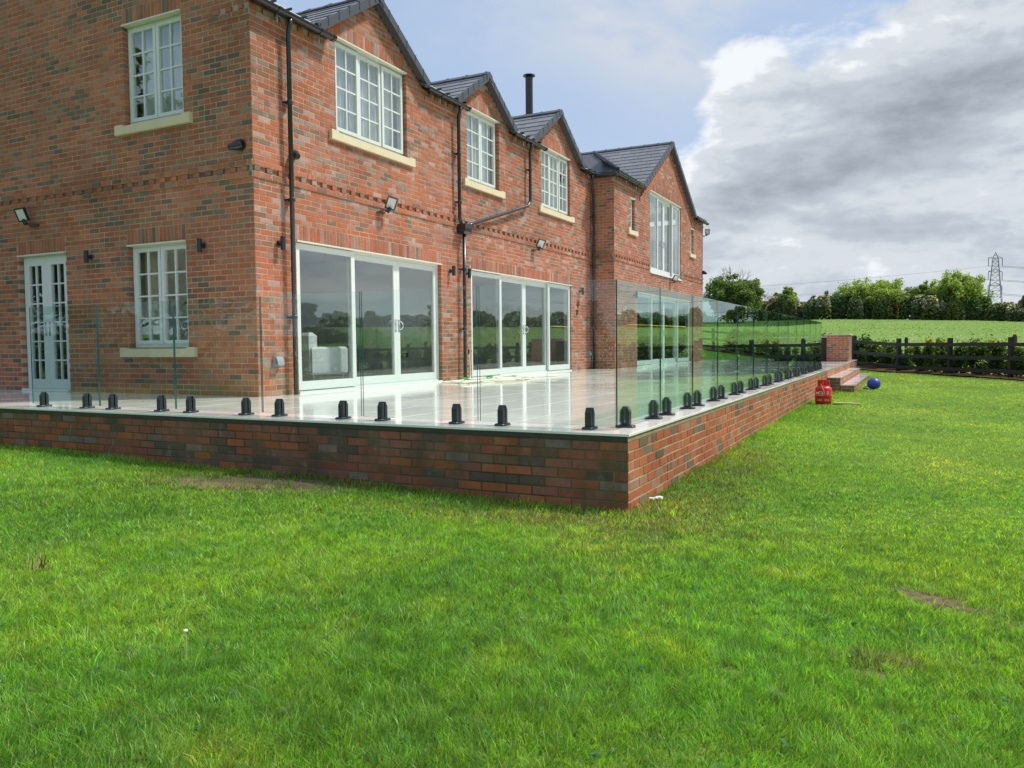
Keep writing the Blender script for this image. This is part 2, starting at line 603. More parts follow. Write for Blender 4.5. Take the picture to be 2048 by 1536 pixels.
def tag(o, label=None, cat=None, group=None, kind=None):
    if label:
        o['label'] = label
    if cat:
        o['category'] = cat
    if group:
        o['group'] = group
    if kind:
        o['kind'] = kind
    return o


def thing(name, loc, label, cat, group=None):
    return tag(put(name, None, None, loc), label, cat, group)


def kids(o):
    return list(o.children)


def dup(o, parent=None):
    c = o.copy()
    col.objects.link(c)
    if parent is not None:
        c.parent = parent
    for ch in kids(o):
        dup(ch, c)
    return c


# wall frames: (u, d, z) -> world
class Frame:
    def __init__(s, O, U, N):
        s.O, s.U, s.N = Vector(O), Vector(U), Vector(N)
        s.flip = s.U.cross(s.N).z < 0
        x = -s.U if s.flip else s.U
        s.rot = Matrix((x, s.N, Vector((0, 0, 1)))).transposed().to_euler()

    def p(s, u, d, z):
        return tuple(s.O + s.U * u + s.N * d + Vector((0, 0, z)))

    def __call__(s, vs, fs):
        vs = [s.p(*v) for v in vs]
        if s.flip:
            fs = [tuple(reversed(f)) for f in fs]
        return vs, fs


def brick_geo(u0, u1, z0, z1, db, df, ch=0.002):
    """a brick face up: back ring, outer front ring, inset front face"""
    vs = [(u0, db, z0), (u1, db, z0), (u1, db, z1), (u0, db, z1),
          (u0, df - ch, z0), (u1, df - ch, z0), (u1, df - ch, z1), (u0, df - ch, z1),
          (u0 + ch, df, z0 + ch), (u1 - ch, df, z0 + ch), (u1 - ch, df, z1 - ch), (u0 + ch, df, z1 - ch)]
    fs = [(11, 10, 9, 8)]
    for i in range(4):
        j = (i + 1) % 4
        fs.append((i, i + 4, j + 4, j))
        fs.append((i + 4, i + 8, j + 8, j + 4))
    return vs, fs


def jit(c, a=0.10):
    k = 1 + random.uniform(-a, a)
    h = random.uniform(-0.05, 0.05)
    return (min(1, c[0] * k * (1 + h)), c[1] * k, c[2] * k * (1 - h))


PAL_FRONT = [((0.370, 0.106, 0.051), 22), ((0.389, 0.131, 0.068), 24), ((0.332, 0.119, 0.069), 18), ((0.370, 0.163, 0.114), 16),
             ((0.418, 0.249, 0.204), 8), ((0.266, 0.185, 0.142), 7), ((0.180, 0.122, 0.087), 4), ((0.237, 0.114, 0.069), 7)]
PAL_SIDE = [((0.399, 0.131, 0.067), 26), ((0.427, 0.160, 0.084), 22), ((0.361, 0.135, 0.078), 18), ((0.380, 0.176, 0.109), 10),
            ((0.162, 0.112, 0.081), 7), ((0.209, 0.133, 0.090), 8), ((0.266, 0.157, 0.100), 9)]
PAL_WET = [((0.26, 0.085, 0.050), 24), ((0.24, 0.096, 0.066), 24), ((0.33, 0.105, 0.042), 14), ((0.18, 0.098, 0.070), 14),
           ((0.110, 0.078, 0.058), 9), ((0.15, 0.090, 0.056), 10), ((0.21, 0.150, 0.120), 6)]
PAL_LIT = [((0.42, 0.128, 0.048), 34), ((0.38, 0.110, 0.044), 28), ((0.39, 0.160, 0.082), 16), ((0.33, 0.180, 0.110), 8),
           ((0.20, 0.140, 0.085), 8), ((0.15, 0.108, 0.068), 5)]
VARIANTS = {}


def pick(pal, P, clump):
    nv = noise.noise(Vector(P) * clump)
    w = []
    for c, k in pal:
        dark = c[0] < 0.22 and pal is not PAL_WET or c[0] < 0.12
        w.append(k * (max(0.05, 1 + nv * 4.0) if dark else max(0.4, 1 - nv * 0.8)))
    i = random.choices(range(len(pal)), weights=w)[0]
    vs = VARIANTS.setdefault(id(pal), [[jit(c) for _ in range(5)] for c, _ in pal])
    j = random.randrange(5)
    return vs[i][j], (id(pal), i, j)


def subtract(iv, a, b):
    o = []
    for p, q in iv:
        if b <= p or a >= q:
            o.append((p, q))
        else:
            if a > p:
                o.append((p, a))
            if b < q:
                o.append((b, q))
    return o


class Brickwork:
    """collects bricks of one thing; the largest in view become objects, the rest one joined part"""
    def __init__(s):
        s.b = []     # (frame, u0,u1,z0,z1,db,df,colour,key,parent,material)

    def brick(s, fr, u0, u1, z0, z1, db, df, pal, parent, mat, clump=1.3):
        if u1 - u0 < 0.02 or z1 - z0 < 0.01:
            return
        c, key = pick(pal, fr.p((u0 + u1) / 2, 0, z0), clump)
        df += random.uniform(-0.0018, 0.0018)
        e = random.uniform(-0.0012, 0.0012)
        s.b.append((fr, u0 + e, u1 + e, z0 + e * 0.6, z1 + e * 0.6, db, df, c, key, parent, mat))

    def flush(s, limit, name='brick'):
        def score(b):
            p = Vector(b[0].p((b[1] + b[2]) / 2, 0, b[3])) - CAM
            v = abs(p.normalized().dot(b[0].N)) if b[0].N.dot(p) < 0 else 0
            w = Vector((RW[0][2], RW[1][2], RW[2][2])).dot(p)
            if w < 0.5:
                return 0
            xx = Vector((RW[0][0], RW[1][0], RW[2][0])).dot(p) / w
            yy = -Vector((RW[0][1], RW[1][1], RW[2][1])).dot(p) / w
            if abs(xx) > 0.66 or abs(yy) > 0.5:
                return 0
            return v * (b[2] - b[1]) * (b[4] - b[3]) / p.length_squared
        s.b.sort(key=score, reverse=True)
        cache = {}
        n = 0
        rest = {}
        for b in s.b:
            fr, u0, u1, z0, z1, db, df, c, key, parent, mat = b
            if n < limit and score(b) > 0:
                k = (round(u1 - u0, 3), round(z1 - z0, 3), round(df - db, 2), key, mat.name)
                if k not in cache:
                    w, h = k[0] / 2, k[1]
                    vs, fs = brick_geo(-w, w, 0, h, -(df - db), 0)
                    mb = MB()
                    mb.add(vs, fs, 0, c)
                    cache[k] = mb.mesh(name, mat)
                put(name, cache[k], parent, fr.p((u0 + u1) / 2, df, z0), fr.rot)
                n += 1
            else:
                mb = rest.setdefault((parent.name, mat.name), (MB(), parent, mat))[0]
                vs, fs = fr(*brick_geo(u0, u1, z0, z1, db, df))
                mb.add(vs, fs, 0, c)
        for mb, parent, mat in rest.values():
            tag(mb.build('brickwork', mat, parent), kind='stuff')


def wall(parent, bw, fr, u0, u1, z0, zc, openings, pal, mat, mort, top=None, bands=(), eaves=(), name='wall', eave_k=None, clump=1.3, soldier=True, base_proud=0.0, phase=0.0):
    """masonry from z0 up to zc (courses of 75 mm); top(z) -> list of (ua, ub) that still exist at height z"""
    C = 0.075
    mb = MB()
    k0 = 0
    k = 0
    while True:
        za = z0 + k * C
        if za > zc - 0.01:
            break
        zb = za + C
        zm = (za + zb) / 2
        iv = [(u0, u1)] if top is None else top(zm)
        ivb = iv if top is None else top(za + 0.001)
        mor = list(iv)
        for (a, b, c, d) in openings:
            if c - 0.001 < zm < d:
                mor = subtract(mor, a, b)
        dm_ = -0.0035
        for zz_, st_ in bands:
            if abs(zm - (zz_ + C / 2)) < 0.02:
                dm_ = -0.014 if st_ == 'dentil' else 0.0155
        if dm_ != -0.0035:
            for a, b in mor:
                mb.box(a, b, -0.06, dm_ - 0.0005, za, zb, T=fr)
        if eaves and eave_k is not None and -0.01 < zm - eave_k < C:
            for a, b in eaves:
                mb.box(a, b, -0.06, 0.0155, za, zb, T=fr)
        for a, b in mor:
            vs = [(a, dm_, za), (b, dm_, za), (b, dm_, zb), (a, dm_, zb)]
            mb.add(*fr(vs, [(3, 2, 1, 0)]))
            for e, sgn in ((a, 1), (b, -1)):      # reveals
                if any(abs(e - o[0]) < 1e-4 or abs(e - o[1]) < 1e-4 for o in openings):
                    vs = [(e + 0.004 * sgn, -0.0035, za), (e + 0.004 * sgn, -0.12, za), (e + 0.004 * sgn, -0.12, zb), (e + 0.004 * sgn, -0.0035, zb)]
                    mb.add(*fr(vs, [(0, 1, 2, 3)]))
        bri = list(mor)
        for (a, b, c, d) in openings:
            if soldier and d - 0.001 < zm < d + 0.225:
                bri = subtract(bri, a - 0.0, b + 0.0)
        proud = 0.0
        style = 'run'
        for zz_, st in bands:
            if abs(zm - (zz_ + C / 2)) < 0.02:
                proud, style = 0.02, st
        off = (0.0 if k % 2 else 0.1125) + phase
        for a, b in bri:
            lo, hi = a, b
            pitch = 0.225
            u = math.floor((lo - off) / pitch) * pitch + off
            while u < hi:
                p, q = max(u, lo), min(u + pitch, hi)
                if q - p > 0.012:
                    pr = proud
                    st = style
                    if eaves and st == 'run':
                        mid = (p + q) / 2
                        inside = any(ea < mid < eb for ea, eb in eaves)
                        if inside and eave_k is not None:
                            kk = round((zm - eave_k - C / 2) / C)
                            if kk == 0:
                                pr = 0.02
                            elif kk == 1:
                                pr, st = 0.02, 'dentil'
                    e0 = any(abs(p - o[1]) < 1e-4 and o[2] < zm < o[3] for o in openings) or abs(p - u0) < 1e-4
                    e1 = any(abs(q - o[0]) < 1e-4 and o[2] < zm < o[3] for o in openings) or abs(q - u1) < 1e-4
                    deep = -0.115 if (e0 or e1) else -0.012
                    j = 0.0065
                    pa = p + ((0.004 if abs(p - u0) < 1e-4 else 0.0015) if e0 else j)
                    qa = q - ((0.004 if abs(q - u1) < 1e-4 else 0.0015) if e1 else j)
                    if st == 'dentil':
                        h = (qa - pa) / 2
                        bw.brick(fr, pa, pa + h - 0.004, za + 0.006, zb - 0.006, deep, pr, pal, parent, mat, clump)
                        bw.brick(fr, pa + h + 0.004, qa, za + 0.006, zb - 0.006, -0.03, -0.009, pal, parent, mat, clump)
                    else:
                        if qa - pa > 0.2 and random.random() < 0.10 and pal is not PAL_WET:
                            mid = (pa + qa) / 2
                            bw.brick(fr, pa, mid - 0.004, za + 0.006, zb - 0.006, deep, pr, pal, parent, mat, clump)
                            bw.brick(fr, mid + 0.004, qa, za + 0.006, zb - 0.006, deep, pr, pal, parent, mat, clump)
                        else:
                            bw.brick(fr, pa, qa, za + 0.006, zb - 0.006, deep, pr, pal, parent, mat, clump)
                u += pitch
        k += 1
    if soldier:
        for (a, b, c, d) in openings:
            n = max(1, round((b - a) / 0.075))
            w = (b - a) / n
            for i in range(n):
                bw.brick(fr, a + i * w + 0.005, a + (i + 1) * w - 0.005, d + 0.005, d + 0.22, -0.115, 0.0, pal, parent, mat, clump * 2)
            vs = [(a, -0.009, d + 0.004), (b, -0.009, d + 0.004), (b, -0.12, d + 0.004), (a, -0.12, d + 0.004)]
            mb.add(*fr(vs, [(0, 1, 2, 3)]))
    w = mb.build(name, mort, None, origin=WLOC[parent])
    w.parent = parent
    w.location = (0, 0, 0)
    return w


# ------------------------------------------------------------------ terrain
FX, FY = 1.866, -5.587
LAWN_FAR = 31.0


def smooth(x, a, b):
    t_ = np.clip((x - a) / (b - a), 0, 1)
    return t_ * t_ * (3 - 2 * t_)


# the fence line across the end of the lawn, then back along its right side
FENCE = [(-16.0, 49.0), (-8.0, 38.7), (1.42, 25.5), (2.93, 23.5), (4.40, 21.45), (9.0, 15.3), (12.5, 8.5), (14.0, 0.0), (14.5, -18.0)]


def fence_side(x, y):
    """signed distance-like value: positive outside the lawn"""
    best = np.full(np.shape(x), 1e9)
    sgn = np.ones(np.shape(x))
    for (ax, ay), (bx, by) in zip(FENCE[:-1], FENCE[1:]):
        dx, dy = bx - ax, by - ay
        L2 = dx * dx + dy * dy
        s_ = np.clip(((x - ax) * dx + (y - ay) * dy) / L2, 0, 1)
        qx, qy = ax + s_ * dx - x, ay + s_ * dy - y
        dd = np.hypot(qx, qy)
        cr = (dx * (y - ay) - dy * (x - ax))
        m_ = dd < best - 1e-9
        best = np.where(m_, dd, best)
        sgn = np.where(m_, np.sign(cr), sgn)
    return best * sgn


def terrain(x, y):
    x = np.asarray(x, float)
    y = np.asarray(y, float)
    d = np.hypot(x - FX, y - FY)
    a = np.degrees(np.arctan2(x - FX, y - FY))
    sl = np.interp(a, [-180, -60, -5, 6, 11, 16, 35, 60, 120, 180], [0.02, 0.052, 0.0505, 0.040, 0.042, 0.046, 0.050, 0.045, 0.03, 0.02])
    z = -0.56 + 0.14 * smooth(d, 18, 31)
    z = z + 0.013 * np.clip(-x - 0.5, 0, 9) * (y < 8)
    z = z - 0.035 * np.exp(-((x - 0.3) ** 2 + (y + 0.3) ** 2) / 9.0)
    near = np.clip(d - 31, 0, 84)
    z = z + sl * near + 0.004 * np.clip(d - 115, 0, 400)
    z = z + (0.012 * np.sin(x * 1.7 + y * 0.6) * np.sin(y * 1.3 - x * 0.4) + 0.006 * np.sin(x * 5.1 + 1) * np.sin(y * 4.3)) * smooth(np.hypot(x, y), 0.0, 1.5)
    z = z + 0.12 * np.sin(x * 0.11 + 1) * np.sin(y * 0.13) * smooth(d, 40, 70)
    return z


BARE = [(-3.30, -0.40, 0.95, 0.36, 0.30), (2.02, -1.33, 0.36, 0.10, -0.75), (1.74, -2.42, 0.10, 0.05, 0.2), (1.86, -2.22, 0.13, 0.05, -0.5),
        (1.28, -2.62, 0.06, 0.03, -0.4), (1.48, -2.75, 0.09, 0.03, -0.7), (-2.4, -2.9, 0.10, 0.05, 0.0), (0.35, -3.35, 0.05, 0.03, 0.4),
        (0.62, 10.35, 0.5, 0.16, 0.1), (-1.1, -0.75, 0.14, 0.05, 0.3)]
DRY = [(0.28, 0.35, 0.5, 1.5, 0.0), (-0.3, -0.45, 1.3, 0.28, 0.1), (0.2, 2.5, 0.45, 1.6, 0.0), (-3.2, -0.35, 1.2, 0.4, 0.3), (1.75, -2.3, 0.12, 0.08, 0.0)]


def ellipses(x, y, L):
    o = np.zeros(np.shape(x))
    for cx, cy, rx, ry, a in L:
        dx, dy = x - cx, y - cy
        u = (dx * math.cos(a) + dy * math.sin(a)) / rx
        v = (-dx * math.sin(a) + dy * math.cos(a)) / ry
        o = np.maximum(o, np.exp(-(u * u + v * v)))
    return o


def nbump(x, y, s_, seed=0.0):
    return (np.sin(x * s_ * 1.0 + seed) * np.sin(y * s_ * 1.13 + seed * 2) + np.sin(x * s_ * 2.3 + y * s_ * 1.1 + seed) * 0.5 + np.sin(y * s_ * 3.1 - x * s_ * 1.7 + seed * 3) * 0.35)


def np_mesh(name, verts, quads=None, tris=None, mat=None, fcol=None, smooth_=False):
    me = bpy.data.meshes.new(name)
    nv = len(verts)
    me.vertices.add(nv)
    me.vertices.foreach_set('co', np.ascontiguousarray(verts, dtype=np.float32).ravel())
    nq = 0 if quads is None else len(quads)
    nt_ = 0 if tris is None else len(tris)
    loops = []
    if nq:
        loops.append(np.asarray(quads, np.int32).ravel())
    if nt_:
        loops.append(np.asarray(tris, np.int32).ravel())
    lo = np.concatenate(loops)
    me.loops.add(len(lo))
    me.loops.foreach_set('vertex_index', lo)
    me.polygons.add(nq + nt_)
    st = np.concatenate([np.arange(nq) * 4, nq * 4 + np.arange(nt_) * 3]).astype(np.int32)
    me.polygons.foreach_set('loop_start', st)
    if smooth_:
        me.polygons.foreach_set('use_smooth', np.ones(nq + nt_, bool))
    me.materials.append(mat)
    me.update(calc_edges=True)
    if fcol is not None:
        a = me.attributes.new('Col', 'FLOAT_COLOR', 'FACE')
        a.data.foreach_set('color', np.concatenate([fcol, np.ones((len(fcol), 1))], 1).astype(np.float32).ravel())
    return me


# ground sheet
nr, na = 190, 300
rad = np.concatenate([[0.0], np.geomspace(0.35, 3000, nr - 1)])
aa = np.linspace(0, 2 * math.pi, na, endpoint=False)
rr_, th_ = np.meshgrid(rad, aa, indexing='ij')
gx, gy = FX + rr_ * np.sin(th_), FY + rr_ * np.cos(th_)
gz = terrain(gx, gy)
# keep the ground below the terrace, steps and house
under = (gx < -0.15) & (gy > 0.15) & (gy < 29.5) & (gx > -17)
gz = np.where(under, np.minimum(gz, -0.62), gz)
gz = np.where((gx < 0.6) & (gx > -0.2) & (gy > 15.3) & (gy < 22.9), -0.60, gz)
gv = np.stack([gx, gy, gz], -1).reshape(-1, 3)
i, j = np.meshgrid(np.arange(nr - 1), np.arange(na), indexing='ij')
j2 = (j + 1) % na
q = np.stack([i * na + j, (i + 1) * na + j, (i + 1) * na + j2, i * na + j2], -1).reshape(-1, 4)
gme = np_mesh('ground', gv, quads=q, mat=M['ground'], smooth_=True)
fs_ = fence_side(gx, gy).ravel()
bare = np.clip(ellipses(gx, gy, BARE).ravel() * 1.6 - 0.3, 0, 1)
behind = (gy.ravel() < -25)
fld = np.where((fs_ > 0) | behind, 1.0, 0.0)
a = gme.attributes.new('Col', 'FLOAT_COLOR', 'POINT')
a.data.foreach_set('color', np.stack([bare, fld, np.zeros_like(bare), np.ones_like(bare)], -1).astype(np.float32).ravel())
g = put('ground', gme, None, (0, 0, 0))
tag(g, kind='structure')


# rapeseed strip on the hillside, right of the frame (seen mirrored in the balustrade)
def sheet(name, az0, az1, d0, d1, lift, mat, n=40):
    vs, qs = [], []
    for i_ in range(n + 1):
        a_ = R_(az0 + (az1 - az0) * i_ / n)
        sh = (i_ / n)
        for dd in (d0 + 8 * sh, d1 + 12 * sh):
            x, y = FX + dd * math.sin(a_), FY + dd * math.cos(a_)
            vs.append((x, y, float(terrain(x, y)) + lift))
    for i_ in range(n):
        qs.append((2 * i_, 2 * i_ + 2, 2 * i_ + 3, 2 * i_ + 1))
    return put(name, np_mesh(name, np.array(vs), quads=np.array(qs), mat=mat), None, (0, 0, 0))


tag(sheet('rapeseed_field', 12.2, 16.5, 98, 103, 0.2, M['rape']), kind='structure')


# ------------------------------------------------------------------ grass blades (one object nobody could count)
def blades(n, xy, h, w, lean, colr, bend=0.5, simple_=False):
    x, y = xy[:, 0], xy[:, 1]
    z = terrain(x, y) - 0.004
    th = rng.uniform(0, 2 * math.pi, n)
    la = rng.uniform(0, 2 * math.pi, n)
    # neighbours lean alike: clumps
    la = np.where(rng.random(n) < 0.45, nbump(x, y, 6.0) * 2.2 + nbump(x, y, 21.0, 2) * 1.2, la)
    dx, dy = np.cos(th) * w / 2, np.sin(th) * w / 2
    lx, ly = np.cos(la) * lean * h, np.sin(la) * lean * h
    b0 = np.stack([x - dx, y - dy, z], -1)
    b1 = np.stack([x + dx, y + dy, z], -1)
    mx, my = x + lx * 0.35, y + ly * 0.35
    m0 = np.stack([mx - dx * 0.85, my - dy * 0.85, z + h * 0.55], -1)
    m1 = np.stack([mx + dx * 0.85, my + dy * 0.85, z + h * 0.55], -1)
    hh = h * np.sqrt(np.clip(1 - (lean * bend) ** 2, 0.1, 1))
    tp = np.stack([x + lx, y + ly, z + hh], -1)
    if simple_:
        v = np.stack([b0, b1, tp], 1).reshape(-1, 3)
        k = np.arange(n) * 3
        return v, np.zeros((0, 4), int), np.stack([k, k + 1, k + 2], -1), colr
    v = np.stack([b0, b1, m0, m1, tp], 1).reshape(-1, 3)
    k = np.arange(n) * 5
    quads = np.stack([k, k + 1, k + 3, k + 2], -1)
    tris = np.stack([k + 2, k + 3, k + 4], -1)
    return v, quads, tris, np.concatenate([colr, colr])


def allowed(x, y, soft):
    ok = ~((x < 0.005) & (y > -0.005) & (y < 29.5) & (x > -17))
    ok &= ~((x < 0.625) & (y > 15.15) & (y < 23.1))
    ok &= fence_side(x, y) < -0.30
    e = ellipses(x, y, BARE) + 0.28 * nbump(x, y, 9.0)
    ok &= rng.random(len(x)) > np.clip((e - 0.30) * 2.6, 0, 0.93)
    return ok


def grass_colour(x, y, n):
    base = np.array([0.275, 0.490, 0.060])
    yel = np.array([0.390, 0.505, 0.110])
    drk = np.array([0.135, 0.350, 0.070])
    c = base * np.clip(1 + rng.normal(0, 0.26, (n, 1)), 0.4, 1.8)
    u = rng.random(n)
    c = np.where((u < 0.16)[:, None], yel * rng.uniform(0.8, 1.15, (n, 1)), c)
    c = np.where((u > 0.80)[:, None], drk * rng.uniform(0.8, 1.2, (n, 1)), c)
    lush = np.clip(nbump(x, y, 0.9, 1.3) * 0.5 + 0.5, 0, 1)[:, None]
    c = c * (0.90 + 0.20 * lush)
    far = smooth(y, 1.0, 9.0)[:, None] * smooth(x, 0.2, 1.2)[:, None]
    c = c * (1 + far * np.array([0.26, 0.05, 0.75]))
    dr = np.clip(ellipses(x, y, DRY) * 1.3 + 0.25 * nbump(x, y, 8.0) * ellipses(x, y, DRY), 0, 1)
    yl = ellipses(x, y, [(1.24, -1.17, 0.16, 0.10, 0), (1.80, -2.25, 0.16, 0.09, 0.3), (2.2, 2.9, 0.5, 0.9, 0.2), (0.0, -3.9, 0.2, 0.12, 0)])[:, None]
    c = c * (1 + yl * np.array([0.75, 0.18, 0.4]))
    straw = rng.random(n) < dr * 0.55 + 0.03
    c = np.where(straw[:, None], np.array([0.29, 0.24, 0.125]) * rng.uniform(0.45, 1.25, (n, 1)), c)
    return np.clip(c, 0.01, 1)


def ring(n, d0, d1, a0, a1):
    d = np.sqrt(rng.uniform(d0 * d0, d1 * d1, n))
    a_ = np.radians(rng.uniform(a0, a1, n))
    return np.stack([FX + d * np.sin(a_), FY + d * np.cos(a_)], -1)


parts_v, parts_q, parts_t, parts_cq, parts_ct = [], [], [], [], []
base_i = 0
for (d0, d1, a0, a1, dens_, hw, hh_, ww) in ((1.5, 3.4, -66, 16, 24000, 0.6, 0.036, 0.0029), (3.4, 5.5, -66, 15, 14500, 0.6, 0.034, 0.0038),
                                             (5.5, 8.5, -68, 13, 5200, 0.6, 0.034, 0.0062), (8.5, 14, -68, 12, 2600, 0.6, 0.032, 0.0105),
                                             (14, 22, -12, 12, 1500, 0.6, 0.030, 0.016), (22, 33, -8, 12, 900, 0.6, 0.030, 0.022)):
    area = 0.5 * (d1 * d1 - d0 * d0) * math.radians(a1 - a0)
    n = int(area * dens_)
    xy = ring(n, d0, d1, a0, a1)
    xy = xy[allowed(xy[:, 0], xy[:, 1], 0.1)]
    n = len(xy)
    x, y = xy[:, 0], xy[:, 1]
    mown = 1.0 - 0.40 * smooth(x, -0.2, 1.6) * smooth(y, -1.5, 1.0)
    tuf = 1.0 + 0.28 * nbump(x, y, 3.3, 0.7) * 0.6
    h = hh_ * rng.uniform(0.6, 1.5, n) * mown * tuf + (rng.random(n) < 0.02) * 0.03 * mown
    h = np.clip(h, 0.010, 0.11)
    w = ww * rng.uniform(0.7, 1.3, n)
    lean = rng.uniform(0.15, 1.05, n)
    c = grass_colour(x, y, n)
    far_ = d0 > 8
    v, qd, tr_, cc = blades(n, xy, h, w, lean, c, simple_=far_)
    parts_v.append(v)
    if not far_:
        parts_q.append(qd + base_i)
        parts_cq.append(c)
    parts_t.append(tr_ + base_i)
    parts_ct.append(c)
    base_i += len(v)
# long fringe at the wall foot and round the bare patches
xf = np.concatenate([np.stack([rng.uniform(-9.5, 0.05, 5200), -0.015 - np.abs(rng.normal(0, 0.05, 5200))], -1),
                     np.stack([0.012 + np.abs(rng.normal(0, 0.035, 6200)), rng.uniform(-0.05, 15.1, 6200)], -1)])
n = len(xf)
c = grass_colour(xf[:, 0], xf[:, 1], n)
v, qd, tr_, cc = blades(n, xf, rng.uniform(0.03, 0.075, n), rng.uniform(0.003, 0.006, n), rng.uniform(0.1, 0.9, n), c)
parts_v.append(v); parts_q.append(qd + base_i); parts_t.append(tr_ + base_i); parts_cq.append(c); parts_ct.append(c)
base_i += len(v)
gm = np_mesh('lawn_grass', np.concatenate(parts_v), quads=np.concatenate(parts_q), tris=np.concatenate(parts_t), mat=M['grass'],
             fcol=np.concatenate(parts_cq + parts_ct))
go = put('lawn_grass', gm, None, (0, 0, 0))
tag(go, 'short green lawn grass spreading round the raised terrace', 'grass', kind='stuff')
print('grass blades', base_i // 5)

def soil_patch(cx, cy, rx, ry, an):
    nu, nv_ = 60, 30
    vs = np.zeros((nu * nv_, 3))
    k_ = 0
    for a_ in range(nu):
        for b_ in range(nv_):
            u_, v_ = (a_ / (nu - 1) * 2 - 1) * 1.25, (b_ / (nv_ - 1) * 2 - 1) * 1.25
            x_ = cx + u_ * rx * math.cos(an) - v_ * ry * math.sin(an)
            y_ = cy + u_ * rx * math.sin(an) + v_ * ry * math.cos(an)
            rr3 = math.hypot(u_, v_)
            h_ = 0.012 * noise.noise(Vector((x_ * 14, y_ * 14, 0))) + 0.008 * noise.noise(Vector((x_ * 45, y_ * 45, 3)))
            h_ += 0.001 - 0.05 * max(0, rr3 - 0.95 - 0.25 * noise.noise(Vector((x_ * 6, y_ * 6, 5))))
            vs[k_] = (x_, y_, float(terrain(x_, y_)) + h_)
            k_ += 1
    a_, b_ = np.meshgrid(np.arange(nu - 1), np.arange(nv_ - 1), indexing='ij')
    q_ = np.stack([a_ * nv_ + b_, (a_ + 1) * nv_ + b_, (a_ + 1) * nv_ + b_ + 1, a_ * nv_ + b_ + 1], -1).reshape(-1, 4)
    tag(put('bare_soil', np_mesh('bare_soil', vs, quads=q_, mat=M['soil']), None, (0, 0, 0)), kind='structure')


for b_ in BARE[:2]:
    soil_patch(*b_)

# coarse tussocks and daisies of the field beyond the fence
n = 16000
xy = ring(n, 26, 112, -12, 42)
xy = xy[fence_side(xy[:, 0], xy[:, 1]) > 0.9]
n = len(xy)
x, y = xy[:, 0], xy[:, 1]
tl = np.clip(nbump(x, y, 0.5, 0.4), 0, 2)
c = np.array([0.235, 0.36, 0.085]) * rng.uniform(0.8, 1.15, (n, 1))
v, qd, tr_, cc = blades(n, xy, rng.uniform(0.05, 0.13, n) * (0.6 + 0.5 * tl), rng.uniform(0.05, 0.14, n), rng.uniform(0.3, 1.2, n), c)
me_ = np_mesh('field_grass', v, quads=qd, tris=tr_, mat=M['grass'], fcol=cc)
tag(put('field_grass', me_, None, (0, 0, 0)), 'rough green pasture grass on the slope beyond the black fence', 'grass', kind='stuff')

n = 170
xy = ring(n, 33, 62, -5.5, 9)
mb = MB()
for px_, py_ in xy:
    if fence_side(np.array(px_), np.array(py_)) > 1.0:
        z_ = float(terrain(px_, py_)) + random.uniform(0.10, 0.2)
        s_ = random.uniform(0.03, 0.055)
        mb.add([(px_ - s_, py_, z_), (px_, py_ - s_, z_ + 0.02), (px_ + s_, py_, z_), (px_, py_, z_ + s_ * 1.2), (px_, py_ + s_, z_)],
               [(0, 1, 3), (1, 2, 3), (2, 4, 3), (4, 0, 3)])
tag(mb.build('meadow_flowers', M['seed']), 'tiny white flower heads dotted over the pasture behind the fence', 'flowers', kind='stuff')


# ------------------------------------------------------------------ foliage helpers
def leaf_quads(P, size, cols, flat=0.35, aspect=0.65):
    n = len(P)
    d1_ = rng.normal(0, 1, (n, 3))
    d1_[:, 2] *= 0.6
    d1_ /= np.linalg.norm(d1_, axis=1)[:, None]
    d2_ = rng.normal(0, 1, (n, 3))
    d2_ -= d1_ * (d1_ * d2_).sum(1)[:, None]
    d2_ /= np.linalg.norm(d2_, axis=1)[:, None]
    s_ = (size * rng.uniform(0.6, 1.4, n))[:, None]
    a_, b_ = d1_ * s_, d2_ * s_ * aspect
    nrm = np.cross(d1_, d2_) * s_ * flat * 0.5
    v = np.stack([P - a_, P - b_ * 0.9 + nrm, P + a_, P + b_ * 0.9 + nrm], 1).reshape(-1, 3)
    k = np.arange(n) * 4
    return v, np.stack([k, k + 1, k + 2, k + 3], -1), cols


def leaf_colours(n, base, var=0.25, hi=None, hif=0.2):
    c = np.array(base) * (1 + rng.normal(0, var, (n, 1)))
    if hi is not None:
        c = np.where((rng.random(n) < hif)[:, None], np.array(hi) * rng.uniform(0.7, 1.2, (n, 1)), c)
    return np.clip(c, 0.004, 1)


